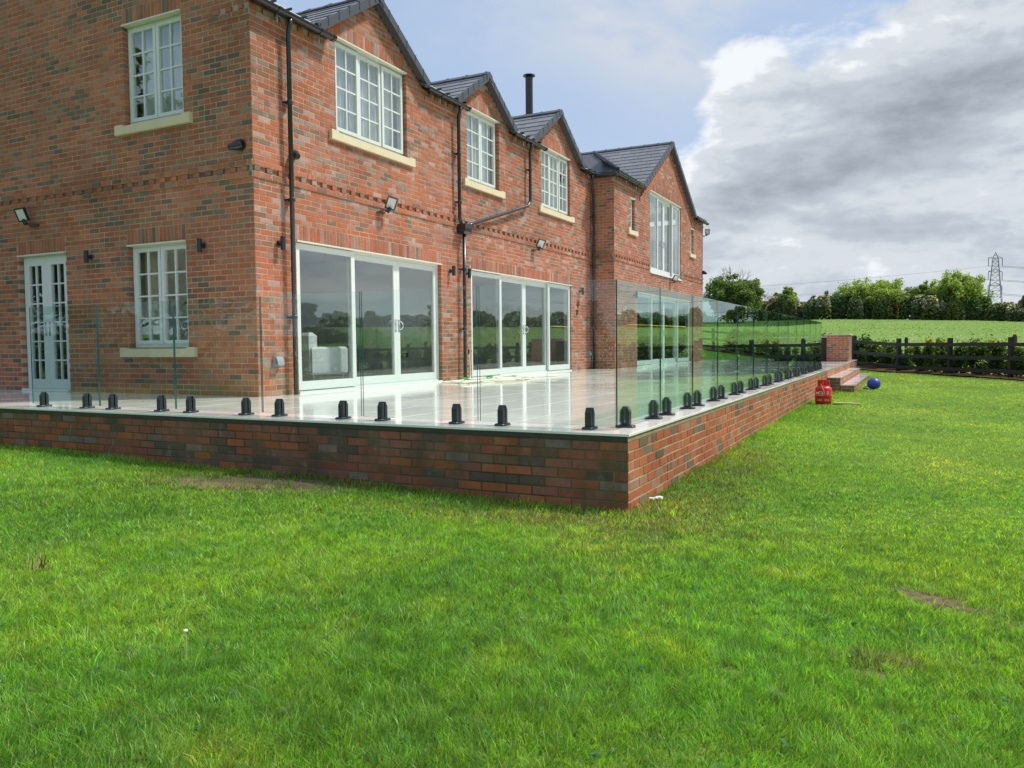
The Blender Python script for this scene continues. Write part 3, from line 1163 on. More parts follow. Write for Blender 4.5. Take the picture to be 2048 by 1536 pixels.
def tree(name, label, cat, x, y, height, rx, ry, base, hi, leaf=0.16, nleaf=9000, trunk_h=0.28, dens=26, gaps=0.2, group=None, zbase=None, flat_bottom=0.15, mat='bark', seed=0, hif=0.25):
    rnd = random.Random(seed * 77 + 5)
    z0 = float(terrain(x, y)) - 0.15 if zbase is None else zbase
    root = thing(name, (x, y, z0), label, cat, group)
    mb = MB()
    th = height * trunk_h
    mb.tube([(x, y, z0), (x + 0.05, y, z0 + th * 0.5), (x - 0.04, y + 0.03, z0 + th)], [height * 0.035, height * 0.026, height * 0.022], 8)
    cz = z0 + th * 0.75 + (height - th * 0.75) * 0.48
    hz = (height - th * 0.75) * 0.55
    cl = []
    for i_ in range(dens):
        # cluster centres through the crown, mostly toward its outside
        while True:
            d_ = Vector((rnd.gauss(0, 1), rnd.gauss(0, 1), rnd.gauss(0, 1) + 0.25)).normalized()
            if d_.z > -0.62:
                break
        k_ = rnd.uniform(0.35, 0.88)
        p_ = Vector((x + d_.x * rx * k_, y + d_.y * ry * k_, cz + d_.z * hz * k_))
        r_ = rnd.uniform(0.22, 0.42) * min(rx, hz) * (1.15 - 0.4 * k_)
        cl.append((p_, r_))
        b0 = Vector((x, y, z0 + th * rnd.uniform(0.7, 1.0)))
        mid = b0.lerp(p_, 0.5) + Vector((rnd.uniform(-.1, .1), rnd.uniform(-.1, .1), rnd.uniform(0, .12))) * height * 0.25
        mb.tube([b0, mid, p_], [height * 0.012, height * 0.008, height * 0.003], 5, cap=False)
    mb.build('trunk', M[mat], root)
    P = []
    for p_, r_ in cl:
        m_ = int(nleaf / dens)
        u_ = rng.normal(0, 1, (m_, 3))
        u_ /= np.linalg.norm(u_, axis=1)[:, None]
        rad_ = r_ * rng.uniform(0.25, 1.15, m_) ** 0.6
        pp = np.array(p_) + u_ * rad_[:, None] * np.array([1.15, 1.15, 0.75])
        P.append(pp)
    for _ in range(dens // 2):      # ragged sprays beyond the outline
        d_ = Vector((rnd.gauss(0, 1), rnd.gauss(0, 1), abs(rnd.gauss(0, 1)))).normalized()
        k_ = rnd.uniform(0.95, 1.14)
        q_ = np.array([x + d_.x * rx * k_, y + d_.y * ry * k_, cz + d_.z * hz * k_])
        P.append(q_ + rng.normal(0, 1, (nleaf // dens // 5 + 8, 3)) * 0.06 * rx)
    m_ = nleaf // 4
    u_ = rng.normal(0, 1, (m_, 3))
    u_ /= np.linalg.norm(u_, axis=1)[:, None]
    P.append(np.array([x, y, cz]) + u_ * np.array([rx, ry, hz]) * (rng.uniform(0.2, 1.0, (m_, 1)) ** 0.5) * (0.86 + 0.14 * np.sin(u_[:, :1] * 7) * np.cos(u_[:, 1:2] * 6)))
    P = np.concatenate(P)
    c = leaf_colours(len(P), base, 0.22, hi, hif)
    v, qd, c = leaf_quads(P, leaf, c)
    me_ = np_mesh('crown', v - np.array([x, y, z0]), quads=qd, mat=M['leaf'], fcol=c)
    o = put('crown', me_, root, (x, y, z0))
    return root


def bare_tree(name, label, x, y, height, spread, seed, tufts=0, group=None, zup=0.0):
    rnd = random.Random(seed)
    z0 = float(terrain(x, y)) + zup
    root = thing(name, (x, y, z0), label, 'tree', group)
    mb = MB()
    tips = []

    def grow(p, d, L, r, lvl):
        q_ = p + d * L
        m_ = p.lerp(q_, 0.5) + Vector((rnd.uniform(-1, 1), rnd.uniform(-1, 1), rnd.uniform(-.3, .6))) * L * 0.12
        mb.tube([p, m_, q_], [r, r * 0.8, r * 0.6], 4 if lvl > 1 else 6, cap=False)
        if lvl >= 5:
            tips.append(q_)
            return
        for _ in range(3 if lvl < 3 else 2):
            dd = (d + Vector((rnd.uniform(-1, 1) * spread, rnd.uniform(-1, 1) * spread, rnd.uniform(-0.25, 0.7)))).normalized()
            grow(q_, dd, L * rnd.uniform(0.6, 0.82), r * 0.58, lvl + 1)

    grow(Vector((x, y, z0)), Vector((0.05, 0, 1)).normalized(), height * 0.27, height * 0.022, 0)
    mb.build('trunk', M['bark_pale'], root)
    if tufts:
        P = np.array([tuple(p_) for p_ in tips])
        P = np.repeat(P, tufts, 0) + rng.normal(0, height * 0.02, (len(P) * tufts, 3))
        v, qd, c = leaf_quads(P, 0.07, leaf_colours(len(P), (0.20, 0.16, 0.11), 0.2))
        put('crown', np_mesh('crown', v - np.array([x, y, z0]), quads=qd, mat=M['leaf'], fcol=c), root, (x, y, z0))
    return root


def polar(azd, d):
    return FX + d * math.sin(R_(azd)), FY + d * math.cos(R_(azd))


# the far hedgerow as one mass, with blossom; trees one can tell apart stand in it
def hedge_mass(name, label, a0, a1, d, h, nper, base, hi, leaf, hfun=None, thick=2.2):
    P = []
    L = math.radians(a1 - a0) * d
    nb = int(L / 0.75)
    rnd = random.Random(int(a0 * 10) + 400)
    white = []
    for i_ in range(nb):
        a_ = a0 + (a1 - a0) * (i_ + rnd.random()) / nb
        dd = d + rnd.uniform(-thick, thick) * 0.5
        x, y = polar(a_, dd)
        zb = float(terrain(x, y))
        H = h * rnd.uniform(0.74, 1.12) * (hfun(a_) if hfun else 1.0)
        m_ = int(nper * 0.72)
        u_ = rng.uniform(-1, 1, m_)
        v_ = rng.uniform(-1, 1, m_)
        w_ = rng.uniform(0, 1, m_) ** 0.8
        k_ = np.sqrt(np.clip(1.02 - w_ ** 3, 0.05, 1))
        tx, ty = math.cos(R_(a_)), -math.sin(R_(a_))
        nx, ny = math.sin(R_(a_)), math.cos(R_(a_))
        pu, pv = u_ * 0.95 * (0.45 + 0.55 * k_), v_ * thick * 0.5 * k_
        pp = np.stack([x + tx * pu + nx * pv, y + ty * pu + ny * pv, zb + w_ * H + 0.02 * H * np.sin(u_ * 9)], -1)
        P.append(pp)
        white.append(np.full(m_, 1.0 if rnd.random() < 0.22 else 0.0) * (w_ > 0.5))
    P = np.concatenate(P)
    wh = np.concatenate(white) * (rng.random(len(P)) < 0.45)
    c = leaf_colours(len(P), base, 0.28, hi, 0.22) * np.repeat(np.array([[rnd.uniform(0.75, 1.25), rnd.uniform(0.8, 1.2), rnd.uniform(0.7, 1.3)] for _ in range(nb)]), int(nper * 0.72), 0)
    c = np.where((wh > 0)[:, None], np.array([0.55, 0.52, 0.45]) * rng.uniform(0.6, 1.1, (len(P), 1)), c)
    v, qd, c = leaf_quads(P, leaf, c)
    o = put(name, np_mesh(name, v, quads=qd, mat=M['leaf'], fcol=c), None, (0, 0, 0))
    tag(o, label, 'hedge', kind='stuff')
    return o


HB, HH = (0.085, 0.125, 0.048), (0.18, 0.235, 0.080)
hedge_mass('hedgerow', 'tall dark hawthorn hedgerow along the top of the pasture', -9.5, 9.5, 113.5, 2.95, 2300, HB, HH, 0.15,
           hfun=lambda a_: 0.92 + 0.10 * math.sin(a_ * 2.1) + 0.07 * math.sin(a_ * 5.3 + 1))
hedge_mass('hedgerow', 'hedgerow running on round the pasture, mirrored in the glass balustrade', 9.5, 50, 122, 1.9, 520, HB, HH, 0.27,
           hfun=lambda a_: 0.8 + 0.4 * abs(math.sin(a_ * 0.9)) + 0.25 * math.sin(a_ * 2.3))
hedge_mass('hedgerow', 'low hedge added out of view to dull the pasture mirrored in the first patio doors', 27, 62, 60, 1.7, 420, (0.10, 0.135, 0.060), (0.17, 0.21, 0.09), 0.17,  # added out of view to dull the bright field mirrored in the doors
           hfun=lambda a_: 0.85 + 0.2 * math.sin(a_ * 1.3) + 0.12 * math.sin(a_ * 4.1))

hedge_mass('added_hedge', 'tall dark hedge added unseen behind the lawn to darken the front glass reflections', -168, -62, 25, 2.9, 420, (0.05, 0.085, 0.026), (0.11, 0.16, 0.045), 0.16,  # added stand-in for unseen trees; darkens what the front panels mirror
           hfun=lambda a_: 0.75 + 0.35 * math.sin(a_ * 0.21) + 0.25 * math.sin(a_ * 0.55 + 1))
LB, LH = (0.18, 0.26, 0.060), (0.34, 0.43, 0.11)
tree('bushy_tree', 'dark bushy tree beside the far corner of the house', 'tree', *polar(-11.1, 100), 5.4, 3.6, 3.4, (0.085, 0.135, 0.040), (0.17, 0.24, 0.07), 0.13, 26000, seed=1, dens=44, trunk_h=0.05)
bare_tree('bare_tree', 'leafless twiggy tree rising above the dark bush by the house', *polar(-11.6, 104), 8.4, 0.8, 12)
bare_tree('budding_tree', 'pale half bare tree between the dark bush and the small green tree', *polar(-9.3, 112), 5.0, 0.95, 23, tufts=5, zup=-0.2)
tree('small_tree', 'small light green tree standing in the hedgerow right of the bare trees', 'tree', *polar(-7.75, 116), 4.3, 1.9, 1.9, (0.14, 0.215, 0.045), (0.24, 0.33, 0.08), 0.12, 9000, trunk_h=0.3, seed=3, dens=22)
tree('hawthorn_tree', 'low olive brown tree in the hedge left of the wide round tree', 'tree', *polar(-5.2, 116), 3.5, 2.2, 1.8, (0.085, 0.10, 0.045), (0.15, 0.16, 0.07), 0.12, 9000, seed=8, dens=24, trunk_h=0.1)
tree('round_tree', 'wide round crowned green tree in the middle of the hedgerow', 'tree', *polar(-2.3, 116), 5.2, 4.5, 3.6, LB, LH, 0.12, 34000, seed=4, dens=85, trunk_h=0.08)
tree('spreading_tree', 'tall spreading green tree nearest the pylon', 'tree', *polar(2.45, 116), 5.7, 3.7, 3.2, LB, LH, 0.12, 24000, seed=5, dens=60, trunk_h=0.18)
tree('leaning_tree', 'smaller dark green tree crowding the left of the spreading tree', 'tree', *polar(0.45, 116), 4.6, 2.3, 2.3, (0.11, 0.17, 0.048), (0.20, 0.28, 0.075), 0.12, 14000, seed=6, dens=36, trunk_h=0.1)
# trees outside the frame that the doors and the side windows mirror
tree('field_tree', 'broad tree across the pasture, mirrored dark in the nearest patio doors', 'tree', *polar(31, 62), 3.4, 2.2, 2.2, (0.07, 0.11, 0.03), (0.13, 0.18, 0.05), 0.22, 6000, seed=31, dens=30, trunk_h=0.15)
tree('field_tree', 'narrow tree across the pasture, mirrored in the second patio doors', 'tree', *polar(25, 120), 4.0, 3.0, 3.0, (0.07, 0.11, 0.03), (0.13, 0.18, 0.05), 0.22, 5000, seed=32, dens=24, trunk_h=0.15)
tree('garden_tree', 'leafy tree behind the lawn, mirrored in the upstairs side window', 'tree', -19.5, -8.8, 10.2, 4.5, 4.0, (0.05, 0.09, 0.025), (0.1, 0.16, 0.045), 0.16, 9000, seed=33, dens=40, zbase=-0.7)
tree('garden_tree', 'darker leafy tree further left, mirrored low in the side windows', 'tree', -29.0, -12.0, 8.0, 5.0, 4.0, (0.045, 0.08, 0.022), (0.09, 0.14, 0.04), 0.2, 6000, seed=34, dens=30, zbase=-0.7)

# ------------------------------------------------------------------ pylon and its cables
PX, PY = polar(4.45, 500)
pz = float(terrain(PX, PY))
TOP = 0.66 + 500 * math.tan(R_(5.40))
root = thing('pylon', (PX, PY, pz), 'grey lattice electricity pylon rising behind the hedgerow', 'pylon')
pd = R_(4.45 + 62)          # line direction
ux, uy = math.cos(pd), math.sin(pd)
Hh = TOP - pz


def pw(s_):       # half width by height fraction
    return 4.6 * (1 - s_) ** 1.1 + 1.35 if s_ < 0.93 else 1.35 * (1 - s_) / 0.07 + 0.1


mb = MB()
lev = [0, .14, .26, .36, .45, .53, .60, .66, .72, .78, .835, .885, .93, 1.0]
cor = [(1, 1), (-1, 1), (-1, -1), (1, -1)]


def pc(s_, i_):
    a_, b_ = cor[i_ % 4]
    w_ = pw(s_)
    return (PX + w_ * a_ * 0.8, PY + w_ * b_ * 0.8, pz + s_ * Hh)


for l0, l1 in zip(lev[:-1], lev[1:]):
    for i_ in range(4):
        mb.tube([pc(l0, i_), pc(l1, i_)], 0.15, 4, cap=False)
        mb.tube([pc(l0, i_), pc(l1, i_ + 1)], 0.075, 4, cap=False)
        mb.tube([pc(l0, i_ + 1), pc(l1, i_)], 0.075, 4, cap=False)
        mb.tube([pc(l1, i_), pc(l1, i_ + 1)], 0.075, 4, cap=False)
mb.build('tower', M['steel'], root)
ends = []
ax, ay = math.cos(R_(38)), math.sin(R_(38))
for zt, hl in ((0.93, 4.3), (0.76, 4.3), (0.59, 4.3)):
    mb = MB()
    z_ = pz + zt * Hh
    for sgn in (-1, 1):
        tip = (PX + sgn * ax * hl, PY + sgn * ay * hl, z_ + 0.2)
        mb.tube([(PX, PY, z_ + 1.6), tip], 0.16, 4)
        mb.tube([(PX, PY, z_ - 0.1), tip], 0.18, 4)
    mb.build('cross_arm', M['steel'], root)
    for sgn in (-1, 1):
        tip = (PX + sgn * ax * hl, PY + sgn * ay * hl, z_)
        mb = MB()
        mb.tube([tip, (tip[0], tip[1], z_ - 4.2)], 0.22, 6)
        mb.build('insulator', M['steel'], root)
        ends.append((tip[0], tip[1], z_ - 4.2, sgn))
# left-going and right-going cables
lvl = ['top', 'top', 'middle', 'middle', 'lowest', 'lowest']
for q_, (ex, ey, ez, sgn) in enumerate(ends):
    for side in (-1, 1):
        if side < 0 and sgn > 0:
            continue
        if side < 0:
            tx_, ty_ = polar(-17.0 - 0.4 * sgn, 430)
            tz_ = 0.66 + (ez - 0.66) * 430 / 500 * 0.80
        else:
            tx_, ty_ = polar(26 + sgn, 520)
            tz_ = ez - 1
        pts = []
        for k_ in range(25):
            s_ = k_ / 24
            pts.append((ex + (tx_ - ex) * s_, ey + (ty_ - ey) * s_, ez + (tz_ - ez) * s_ - 4 * s_ * (1 - s_) * (1.5 if side < 0 else 7.0)))
        mb = MB()
        mb.tube(pts, 0.11, 4, cap=False)
        lab = f"{lvl[q_]} thin cable running {'left' if side < 0 else 'right'} from the pylon" if side < 0 else \
            f"{lvl[q_]} cable leaving the pylon to the right, on its {'near' if sgn < 0 else 'far'} arm end"
        tag(mb.build('power_cable', M['steel']), lab, 'cable', 'power cables strung from the pylon')

# ------------------------------------------------------------------ fence across the end of the lawn
fence = thing('post_and_rail_fence', (1.42, 25.5, -0.45), 'black three rail post and rail fence between lawn and pasture', 'fence')
pts = []
for (ax_, ay_), (bx_, by_) in zip(FENCE[:-1], FENCE[1:]):
    L = math.hypot(bx_ - ax_, by_ - ay_)
    n_ = max(1, round(L / 2.5))
    for k_ in range(n_):
        pts.append((ax_ + (bx_ - ax_) * k_ / n_, ay_ + (by_ - ay_) * k_ / n_))
pts.append(FENCE[-1])
post_me = None
for i_, (x, y) in enumerate(pts):
    z_ = float(terrain(x, y))
    mb = MB()
    mb.box(-0.05, 0.05, -0.065, 0.065, -0.3, 1.20)
    if post_me is None:
        post_me = mb.mesh('post', M['fence'])
    nx_, ny_ = pts[min(i_ + 1, len(pts) - 1)]
    px_, py_ = pts[max(i_ - 1, 0)]
    an = math.atan2(ny_ - py_, nx_ - px_)
    put('post', post_me, fence, (x, y, z_), (0, 0, an))
for (x0, y0), (x1, y1) in zip(pts[:-1], pts[1:]):
    L = math.hypot(x1 - x0, y1 - y0)
    an = math.atan2(y1 - y0, x1 - x0)
    nx_, ny_ = math.sin(an), -math.cos(an)
    if nx_ * (FX - x0) + ny_ * (FY - y0) < 0:
        nx_, ny_ = -nx_, -ny_
    za_, zb_ = float(terrain(x0, y0)), float(terrain(x1, y1))
    for rz in (0.20, 0.58, 0.99):
        mb = MB()
        o_ = random.uniform(-0.008, 0.008)
        A = Vector((x0 + nx_ * 0.085, y0 + ny_ * 0.085, za_ + rz + o_))
        B = Vector((x1 + nx_ * 0.085, y1 + ny_ * 0.085, zb_ + rz - o_))
        d_ = (B - A).normalized()
        A, B = A + d_ * 0.002, B - d_ * 0.002
        nn = Vector((nx_, ny_, 0)) * 0.019
        up = Vector((0, 0, 0.055))
        vs = [A - nn - up, A - nn + up, A + nn - up, A + nn + up, B - nn - up, B - nn + up, B + nn - up, B + nn + up]
        mb.add([tuple(v_) for v_ in vs], [(0, 1, 3, 2), (4, 6, 7, 5), (0, 4, 5, 1), (2, 3, 7, 6), (0, 2, 6, 4), (1, 5, 7, 3)])
        mb.build('rail', M['fence'], fence)

# bark strip at the fence foot
mb = MB()
prev = None
for i_ in range(0, 61):
    s_ = i_ / 60
    seg = s_ * (len(pts) - 1)
    k_ = min(int(seg), len(pts) - 2)
    f_ = seg - k_
    x = pts[k_][0] * (1 - f_) + pts[k_ + 1][0] * f_
    y = pts[k_][1] * (1 - f_) + pts[k_ + 1][1] * f_
    dx_, dy_ = pts[k_ + 1][0] - pts[k_][0], pts[k_ + 1][1] - pts[k_][1]
    L = math.hypot(dx_, dy_)
    nx_, ny_ = dy_ / L, -dx_ / L
    if nx_ * (FX - x) + ny_ * (FY - y) < 0:
        nx_, ny_ = -nx_, -ny_
    row = []
    for o_ in (-0.9, -0.3, 0.12, 0.42 + random.uniform(-.08, .08)):
        xx, yy = x + nx_ * o_, y + ny_ * o_
        row.append((xx, yy, float(terrain(xx, yy)) + 0.035 + random.uniform(0, 0.02)))
    b_ = len(mb.v)
    mb.v.extend(row)
    if prev is not None:
        for k2 in range(3):
            mb.f.append((prev + k2, b_ + k2, b_ + k2 + 1, prev + k2 + 1))
            mb.mi.append(0)
            mb.c.append(None)
    prev = b_
tag(mb.build('planting_bed', M['chips']), kind='structure')


# laurel shrubs behind the fence, each its own crown and stem
def shrub(x, y, h, w, label, tip):
    z0 = float(terrain(x, y)) - 0.02
    h = h * 1.13
    root = thing('laurel_shrub', (x, y, z0), label, 'shrub', 'young laurel shrubs planted behind the fence')
    mb = MB()
    for _ in range(5):
        mb.tube([(x, y, z0), (x + random.uniform(-w, w) * 0.5, y + random.uniform(-w, w) * 0.4, z0 + h * random.uniform(0.55, 0.85))], [0.014, 0.006], 5, cap=False)
    mb.build('stem', M['bark'], root)
    P = []
    for _ in range(16):
        cx_, cy_ = x + random.uniform(-w, w) * 0.62, y + random.uniform(-w, w) * 0.5
        cz_ = z0 + h * random.uniform(0.14, 0.93)
        m_ = 170
        u_ = rng.normal(0, 1, (m_, 3))
        P.append(np.array([cx_, cy_, cz_]) + u_ * np.array([w * 0.20, w * 0.20, h * 0.085]))
    P = np.concatenate(P)
    P[:, 2] = np.maximum(P[:, 2], z0 + 0.08)
    c = leaf_colours(len(P), (0.050, 0.095, 0.022), 0.3, (0.11, 0.18, 0.04), 0.3)
    topm = (P[:, 2] > z0 + h * 0.84) & (rng.random(len(P)) < tip)
    c = np.where(topm[:, None], np.array([0.36, 0.36, 0.05]) * rng.uniform(0.7, 1.2, (len(P), 1)), c)
    v, qd, c = leaf_quads(P, 0.050, c, aspect=0.5)
    put('crown', np_mesh('crown', v - np.array([x, y, z0]), quads=qd, mat=M['leaf'], fcol=c), root, (x, y, z0))
    return root


# along-fence positions measured from the post right of the brick pier (metres, negative to the left)
def along(s_, off):
    base = Vector((1.42, 25.5, 0))
    acc = 0.0
    P_ = [Vector((a_, b_, 0)) for a_, b_ in FENCE]
    k_ = 2
    if s_ >= 0:
        while k_ < len(P_) - 2 and s_ > (P_[k_ + 1] - P_[k_]).length:
            s_ -= (P_[k_ + 1] - P_[k_]).length
            k_ += 1
        d_ = (P_[k_ + 1] - P_[k_]).normalized()
        q_ = P_[k_] + d_ * s_
    else:
        d_ = (P_[2] - P_[1]).normalized()
        q_ = P_[2] + d_ * s_
    n_ = Vector((-d_.y, d_.x, 0))
    if n_.dot(Vector((FX, FY, 0)) - q_) > 0:
        n_ = -n_
    return (q_ + n_ * off)


SHR = [(-2.15, 0.86, 0.42, 0.1, 'dark laurel half hidden behind the brick pier'),
       (-1.45, 0.88, 0.44, 0.25, 'laurel with yellow tips just right of the brick pier'),
       (-0.50, 0.82, 0.40, 0.2, 'laurel left of the fence post nearest the brick pier'),
       (0.32, 0.84, 0.30, 0.1, 'narrow laurel just right of the fence post nearest the brick pier'),
       (0.98, 1.06, 0.32, 0.5, 'tallest laurel, its yellow top standing above the top rail'),
       (1.62, 0.95, 0.42, 0.3, 'wide dark laurel in the middle of the first full fence bay'),
       (2.22, 0.90, 0.28, 0.2, 'small laurel against the left of the middle fence post'),
       (3.05, 0.98, 0.42, 0.2, 'reddish tipped laurel just right of the middle fence post'),
       (3.85, 1.02, 0.46, 0.45, 'broad laurel with yellow top below the brown stump post'),
       (4.55, 0.94, 0.40, 0.4, 'laurel with yellow shoots left of the last fence post in view'),
       (5.45, 0.95, 0.40, 0.1, 'dark laurel right of the last fence post in view'),
       (6.25, 0.95, 0.42, 0.3, 'laurel at the right edge of the photograph behind the fence')]
for s_, h_, w_, tip, lab in SHR:
    p_ = along(s_, 0.62)
    shrub(p_.x, p_.y, h_, w_, lab, tip)
# the same row carries on beyond the frame; the doors and balustrade mirror it
P = []
for k_ in range(76):
    p_ = along(6.9 + k_ * 0.40, 0.62)
    for _ in range(7):
        m_ = 85
        P.append(np.array([p_.x + random.uniform(-.4, .4), p_.y + random.uniform(-.3, .3), float(terrain(p_.x, p_.y)) + random.uniform(0.12, 0.95)]) + rng.normal(0, 0.11, (m_, 3)))
P = np.concatenate(P)
v, qd, c = leaf_quads(P, 0.07, leaf_colours(len(P), (0.045, 0.08, 0.022), 0.3, (0.12, 0.16, 0.04), 0.2), aspect=0.5)
tag(put('hedge_row', np_mesh('hedge_row', v, quads=qd, mat=M['leaf'], fcol=c), None, (0, 0, 0)), 'row of laurels continuing along the fence, mirrored in the balustrade', 'hedge', kind='stuff')
P = []
for k_ in range(30):
    p_ = along(-3.0 - k_ * 0.42, 0.62)
    for _ in range(9):
        m_ = 110
        P.append(np.array([p_.x + random.uniform(-.3, .3), p_.y + random.uniform(-.3, .3), float(terrain(p_.x, p_.y)) + random.uniform(0.12, 0.98)]) + rng.normal(0, 0.10, (m_, 3)))
P = np.concatenate(P)
v, qd, c = leaf_quads(P, 0.07, leaf_colours(len(P), (0.045, 0.085, 0.022), 0.3, (0.12, 0.18, 0.04), 0.2), aspect=0.5)
tag(put('laurel_hedge', np_mesh('laurel_hedge', v, quads=qd, mat=M['leaf'], fcol=c), None, (0, 0, 0)), 'dense dark laurel hedge along the fence, seen through the balustrade left of the pier', 'hedge', kind='stuff')
# two stumps of an older stock fence
for k_, (s_, h_, lab) in enumerate(((-1.3, 1.16, 'dark stock fence post top behind the fence beside the brick pier'), (3.78, 1.28, 'brown wooden post top standing above the top rail'))):
    p_ = along(s_, 1.2)
    z_ = float(terrain(p_.x, p_.y))
    mb = MB()
    mb.box(p_.x - 0.06, p_.x + 0.06, p_.y - 0.06, p_.y + 0.06, z_ - 0.1, z_ + h_ - 0.05)
    mb.box(p_.x - 0.045, p_.x + 0.045, p_.y - 0.045, p_.y + 0.045, z_ + h_ - 0.05, z_ + h_)
    tag(mb.build('fence_post', M['bark'] if k_ else M['fence']), lab, 'post')

# ------------------------------------------------------------------ the terrace
TFAR = 27.0
terr = put('terrace', None, None, (0, 0, 0))
mbt = MB()
mbt.box(-13.0, -0.012, 0.012, 2.7, -0.75, -0.024)
mbt.box(-6.3, -0.012, 2.7, TFAR, -0.75, -0.024)
terr2 = mbt.build('terrace', simple('concrete_bed', (0.16, 0.15, 0.13), 0.95, 0.2, var=0.2, bumpd=0.004), None, origin=(0, 0, -0.75))
bpy.data.objects.remove(terr)
terr = terr2
tag(terr, kind='structure')
TW, TD = 0.60, 0.90
tile_cols = [(0.87, 0.81, 0.75), (0.84, 0.785, 0.73), (0.88, 0.82, 0.765), (0.85, 0.78, 0.715)]
tcache = {}


def tile(x0, x1, y0, y1):
    k_ = (round(x1 - x0, 3), round(y1 - y0, 3), random.randrange(4))
    if k_ not in tcache:
        w, d = k_[0] / 2 - 0.0016, k_[1] / 2 - 0.0016
        ch = 0.0025
        vs = [(-w, -d, -0.02), (w, -d, -0.02), (w, d, -0.02), (-w, d, -0.02), (-w, -d, -ch), (w, -d, -ch), (w, d, -ch), (-w, d, -ch),
              (-w + ch, -d + ch, 0), (w - ch, -d + ch, 0), (w - ch, d - ch, 0), (-w + ch, d - ch, 0)]
        fs = [(8, 9, 10, 11), (3, 2, 1, 0)]
        for a_ in range(4):
            b_ = (a_ + 1) % 4
            fs += [(a_, b_, b_ + 4, a_ + 4), (a_ + 4, b_ + 4, b_ + 8, a_ + 8)]
        mb = MB()
        mb.add(vs, fs, 0, tile_cols[k_[2]])
        tcache[k_] = mb.mesh('tile', M['tile'])
    put('tile', tcache[k_], terr, ((x0 + x1) / 2, (y0 + y1) / 2, random.uniform(-0.0006, 0.0006)), (random.uniform(-.0006, .0006), random.uniform(-.0006, .0006), 0))


nt_ = 0
y = -0.014
row = 0
while y < TFAR:
    y1 = min(y + TD, TFAR)
    x1 = 0.014
    xmin = -12.9 if y < 2.3 else -5.95
    while x1 > xmin:
        x0 = max(x1 - TW, xmin)
        if x1 - x0 > 0.05:
            tile(x0, x1, y, y1)
            nt_ += 1
        x1 = x0
    y = y1
    row += 1
print('tiles', nt_)

# retaining wall
tw = thing('terrace_wall', (0, 0, -0.655), 'low brick retaining wall holding up the tiled terrace', 'wall')
bw = Brickwork()
FT = Frame((0, 0, 0), (1, 0, 0), (0, -1, 0))
FR = Frame((0, 0, 0), (0, 1, 0), (1, 0, 0))
ZB = -0.062 - 0.075 * 8
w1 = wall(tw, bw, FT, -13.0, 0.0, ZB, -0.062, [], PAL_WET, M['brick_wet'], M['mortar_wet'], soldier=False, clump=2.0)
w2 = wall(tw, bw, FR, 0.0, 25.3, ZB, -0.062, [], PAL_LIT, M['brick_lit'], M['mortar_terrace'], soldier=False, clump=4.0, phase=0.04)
mb = MB()
mb.box(-13, -0.004, -0.005, 0.02, -0.060, -0.0215)
mb.build('mortar_bed', simple('wet_bedding', (0.035, 0.040, 0.032), 0.55, 0.5, var=0.5, scale=12, bumpd=0.004), tw)
mb = MB()
mb.box(-0.02, 0.002, -0.004, 25.3, -0.060, -0.0215)
mb.build('mortar_bed', simple('sandy_bedding', (0.30, 0.25, 0.14), 0.95, 0.2, var=0.5, scale=9, bumpd=0.006), tw)
bw.flush(300)

# steps
st = thing('garden_steps', (0.3, 15.2, -0.6), 'two brick garden steps with pale stone treads beside the terrace', 'steps')
bw = Brickwork()
for (xa, xb, zt) in ((0.002, 0.315, -0.190), (0.317, 0.630, -0.372)):
    fr_n = Frame((0, 15.215, 0), (1, 0, 0), (0, -1, 0))
    fr_e = Frame((xb - 0.012, 0, 0), (0, 1, 0), (1, 0, 0))
    fr_f = Frame((0, 22.985, 0), (1, 0, 0), (0, 1, 0))
    ztop = zt - 0.022
    zb_ = ztop - 0.075 * 6
    wall(st, bw, fr_n, xa, xb - 0.012, zb_, ztop, [], PAL_SIDE, M['brick_side'], M['mortar'], soldier=False)
    wall(st, bw, fr_f, xa, xb - 0.012, zb_, ztop, [], PAL_SIDE, M['brick_side'], M['mortar'], soldier=False)
    wall(st, bw, fr_e, 15.215, 22.985, zb_, ztop, [], PAL_FRONT, M['brick'], M['mortar'], soldier=False)
    y_ = 15.20
    while y_ < 22.9:
        mb = MB()
        mb.box(xa, xb, y_ + 0.002, min(y_ + 0.9, 23.0) - 0.002, zt - 0.02, zt, 0, tile_cols[random.randrange(4)])
        mb.build('tread', M['tile'], st)
        y_ += 0.9
bw.flush(150)

# pier and the low dark counter beside it
pier = thing('brick_pier', (-0.43, 24.4, 0), 'square brick pier with stone cap at the end of the terrace', 'pier')
bw = Brickwork()
for fr_, a_, b_ in ((Frame((0, 23.77, 0), (1, 0, 0), (0, -1, 0)), -0.79, -0.085), (Frame((-0.085, 0, 0), (0, 1, 0), (1, 0, 0)), 23.77, 25.2),
                    (Frame((-0.79, 0, 0), (0, 1, 0), (-1, 0, 0)), 23.77, 25.2), (Frame((0, 25.2, 0), (1, 0, 0), (0, 1, 0)), -0.79, -0.085)):
    wall(pier, bw, fr_, a_, b_, 0.0, 0.90, [], PAL_SIDE if fr_.N.y < 0 else PAL_FRONT, M['brick'], M['mortar'], soldier=False)
bw.flush(150)
mb = MB()
mb.box(-0.815, -0.06, 23.745, 25.225, 0.905, 0.94)
mb.build('coping', M['stone'] if False else simple('pale_coping', (0.55, 0.52, 0.46), 0.7, 0.3, var=0.1), pier)
cnt = thing('outdoor_counter', (-1.6, 24.7, 0), 'dark outdoor counter with pale top left of the brick pier', 'counter')
mb = MB()
mb.box(-2.6, -0.80, 24.35, 25.1, 0.0, 0.83)
mb.build('cabinet', simple('dark_cabinet', (0.03, 0.02, 0.018), 0.6), cnt)
mb = MB()
mb.box(-2.63, -0.795, 24.3, 25.13, 0.832, 0.87)
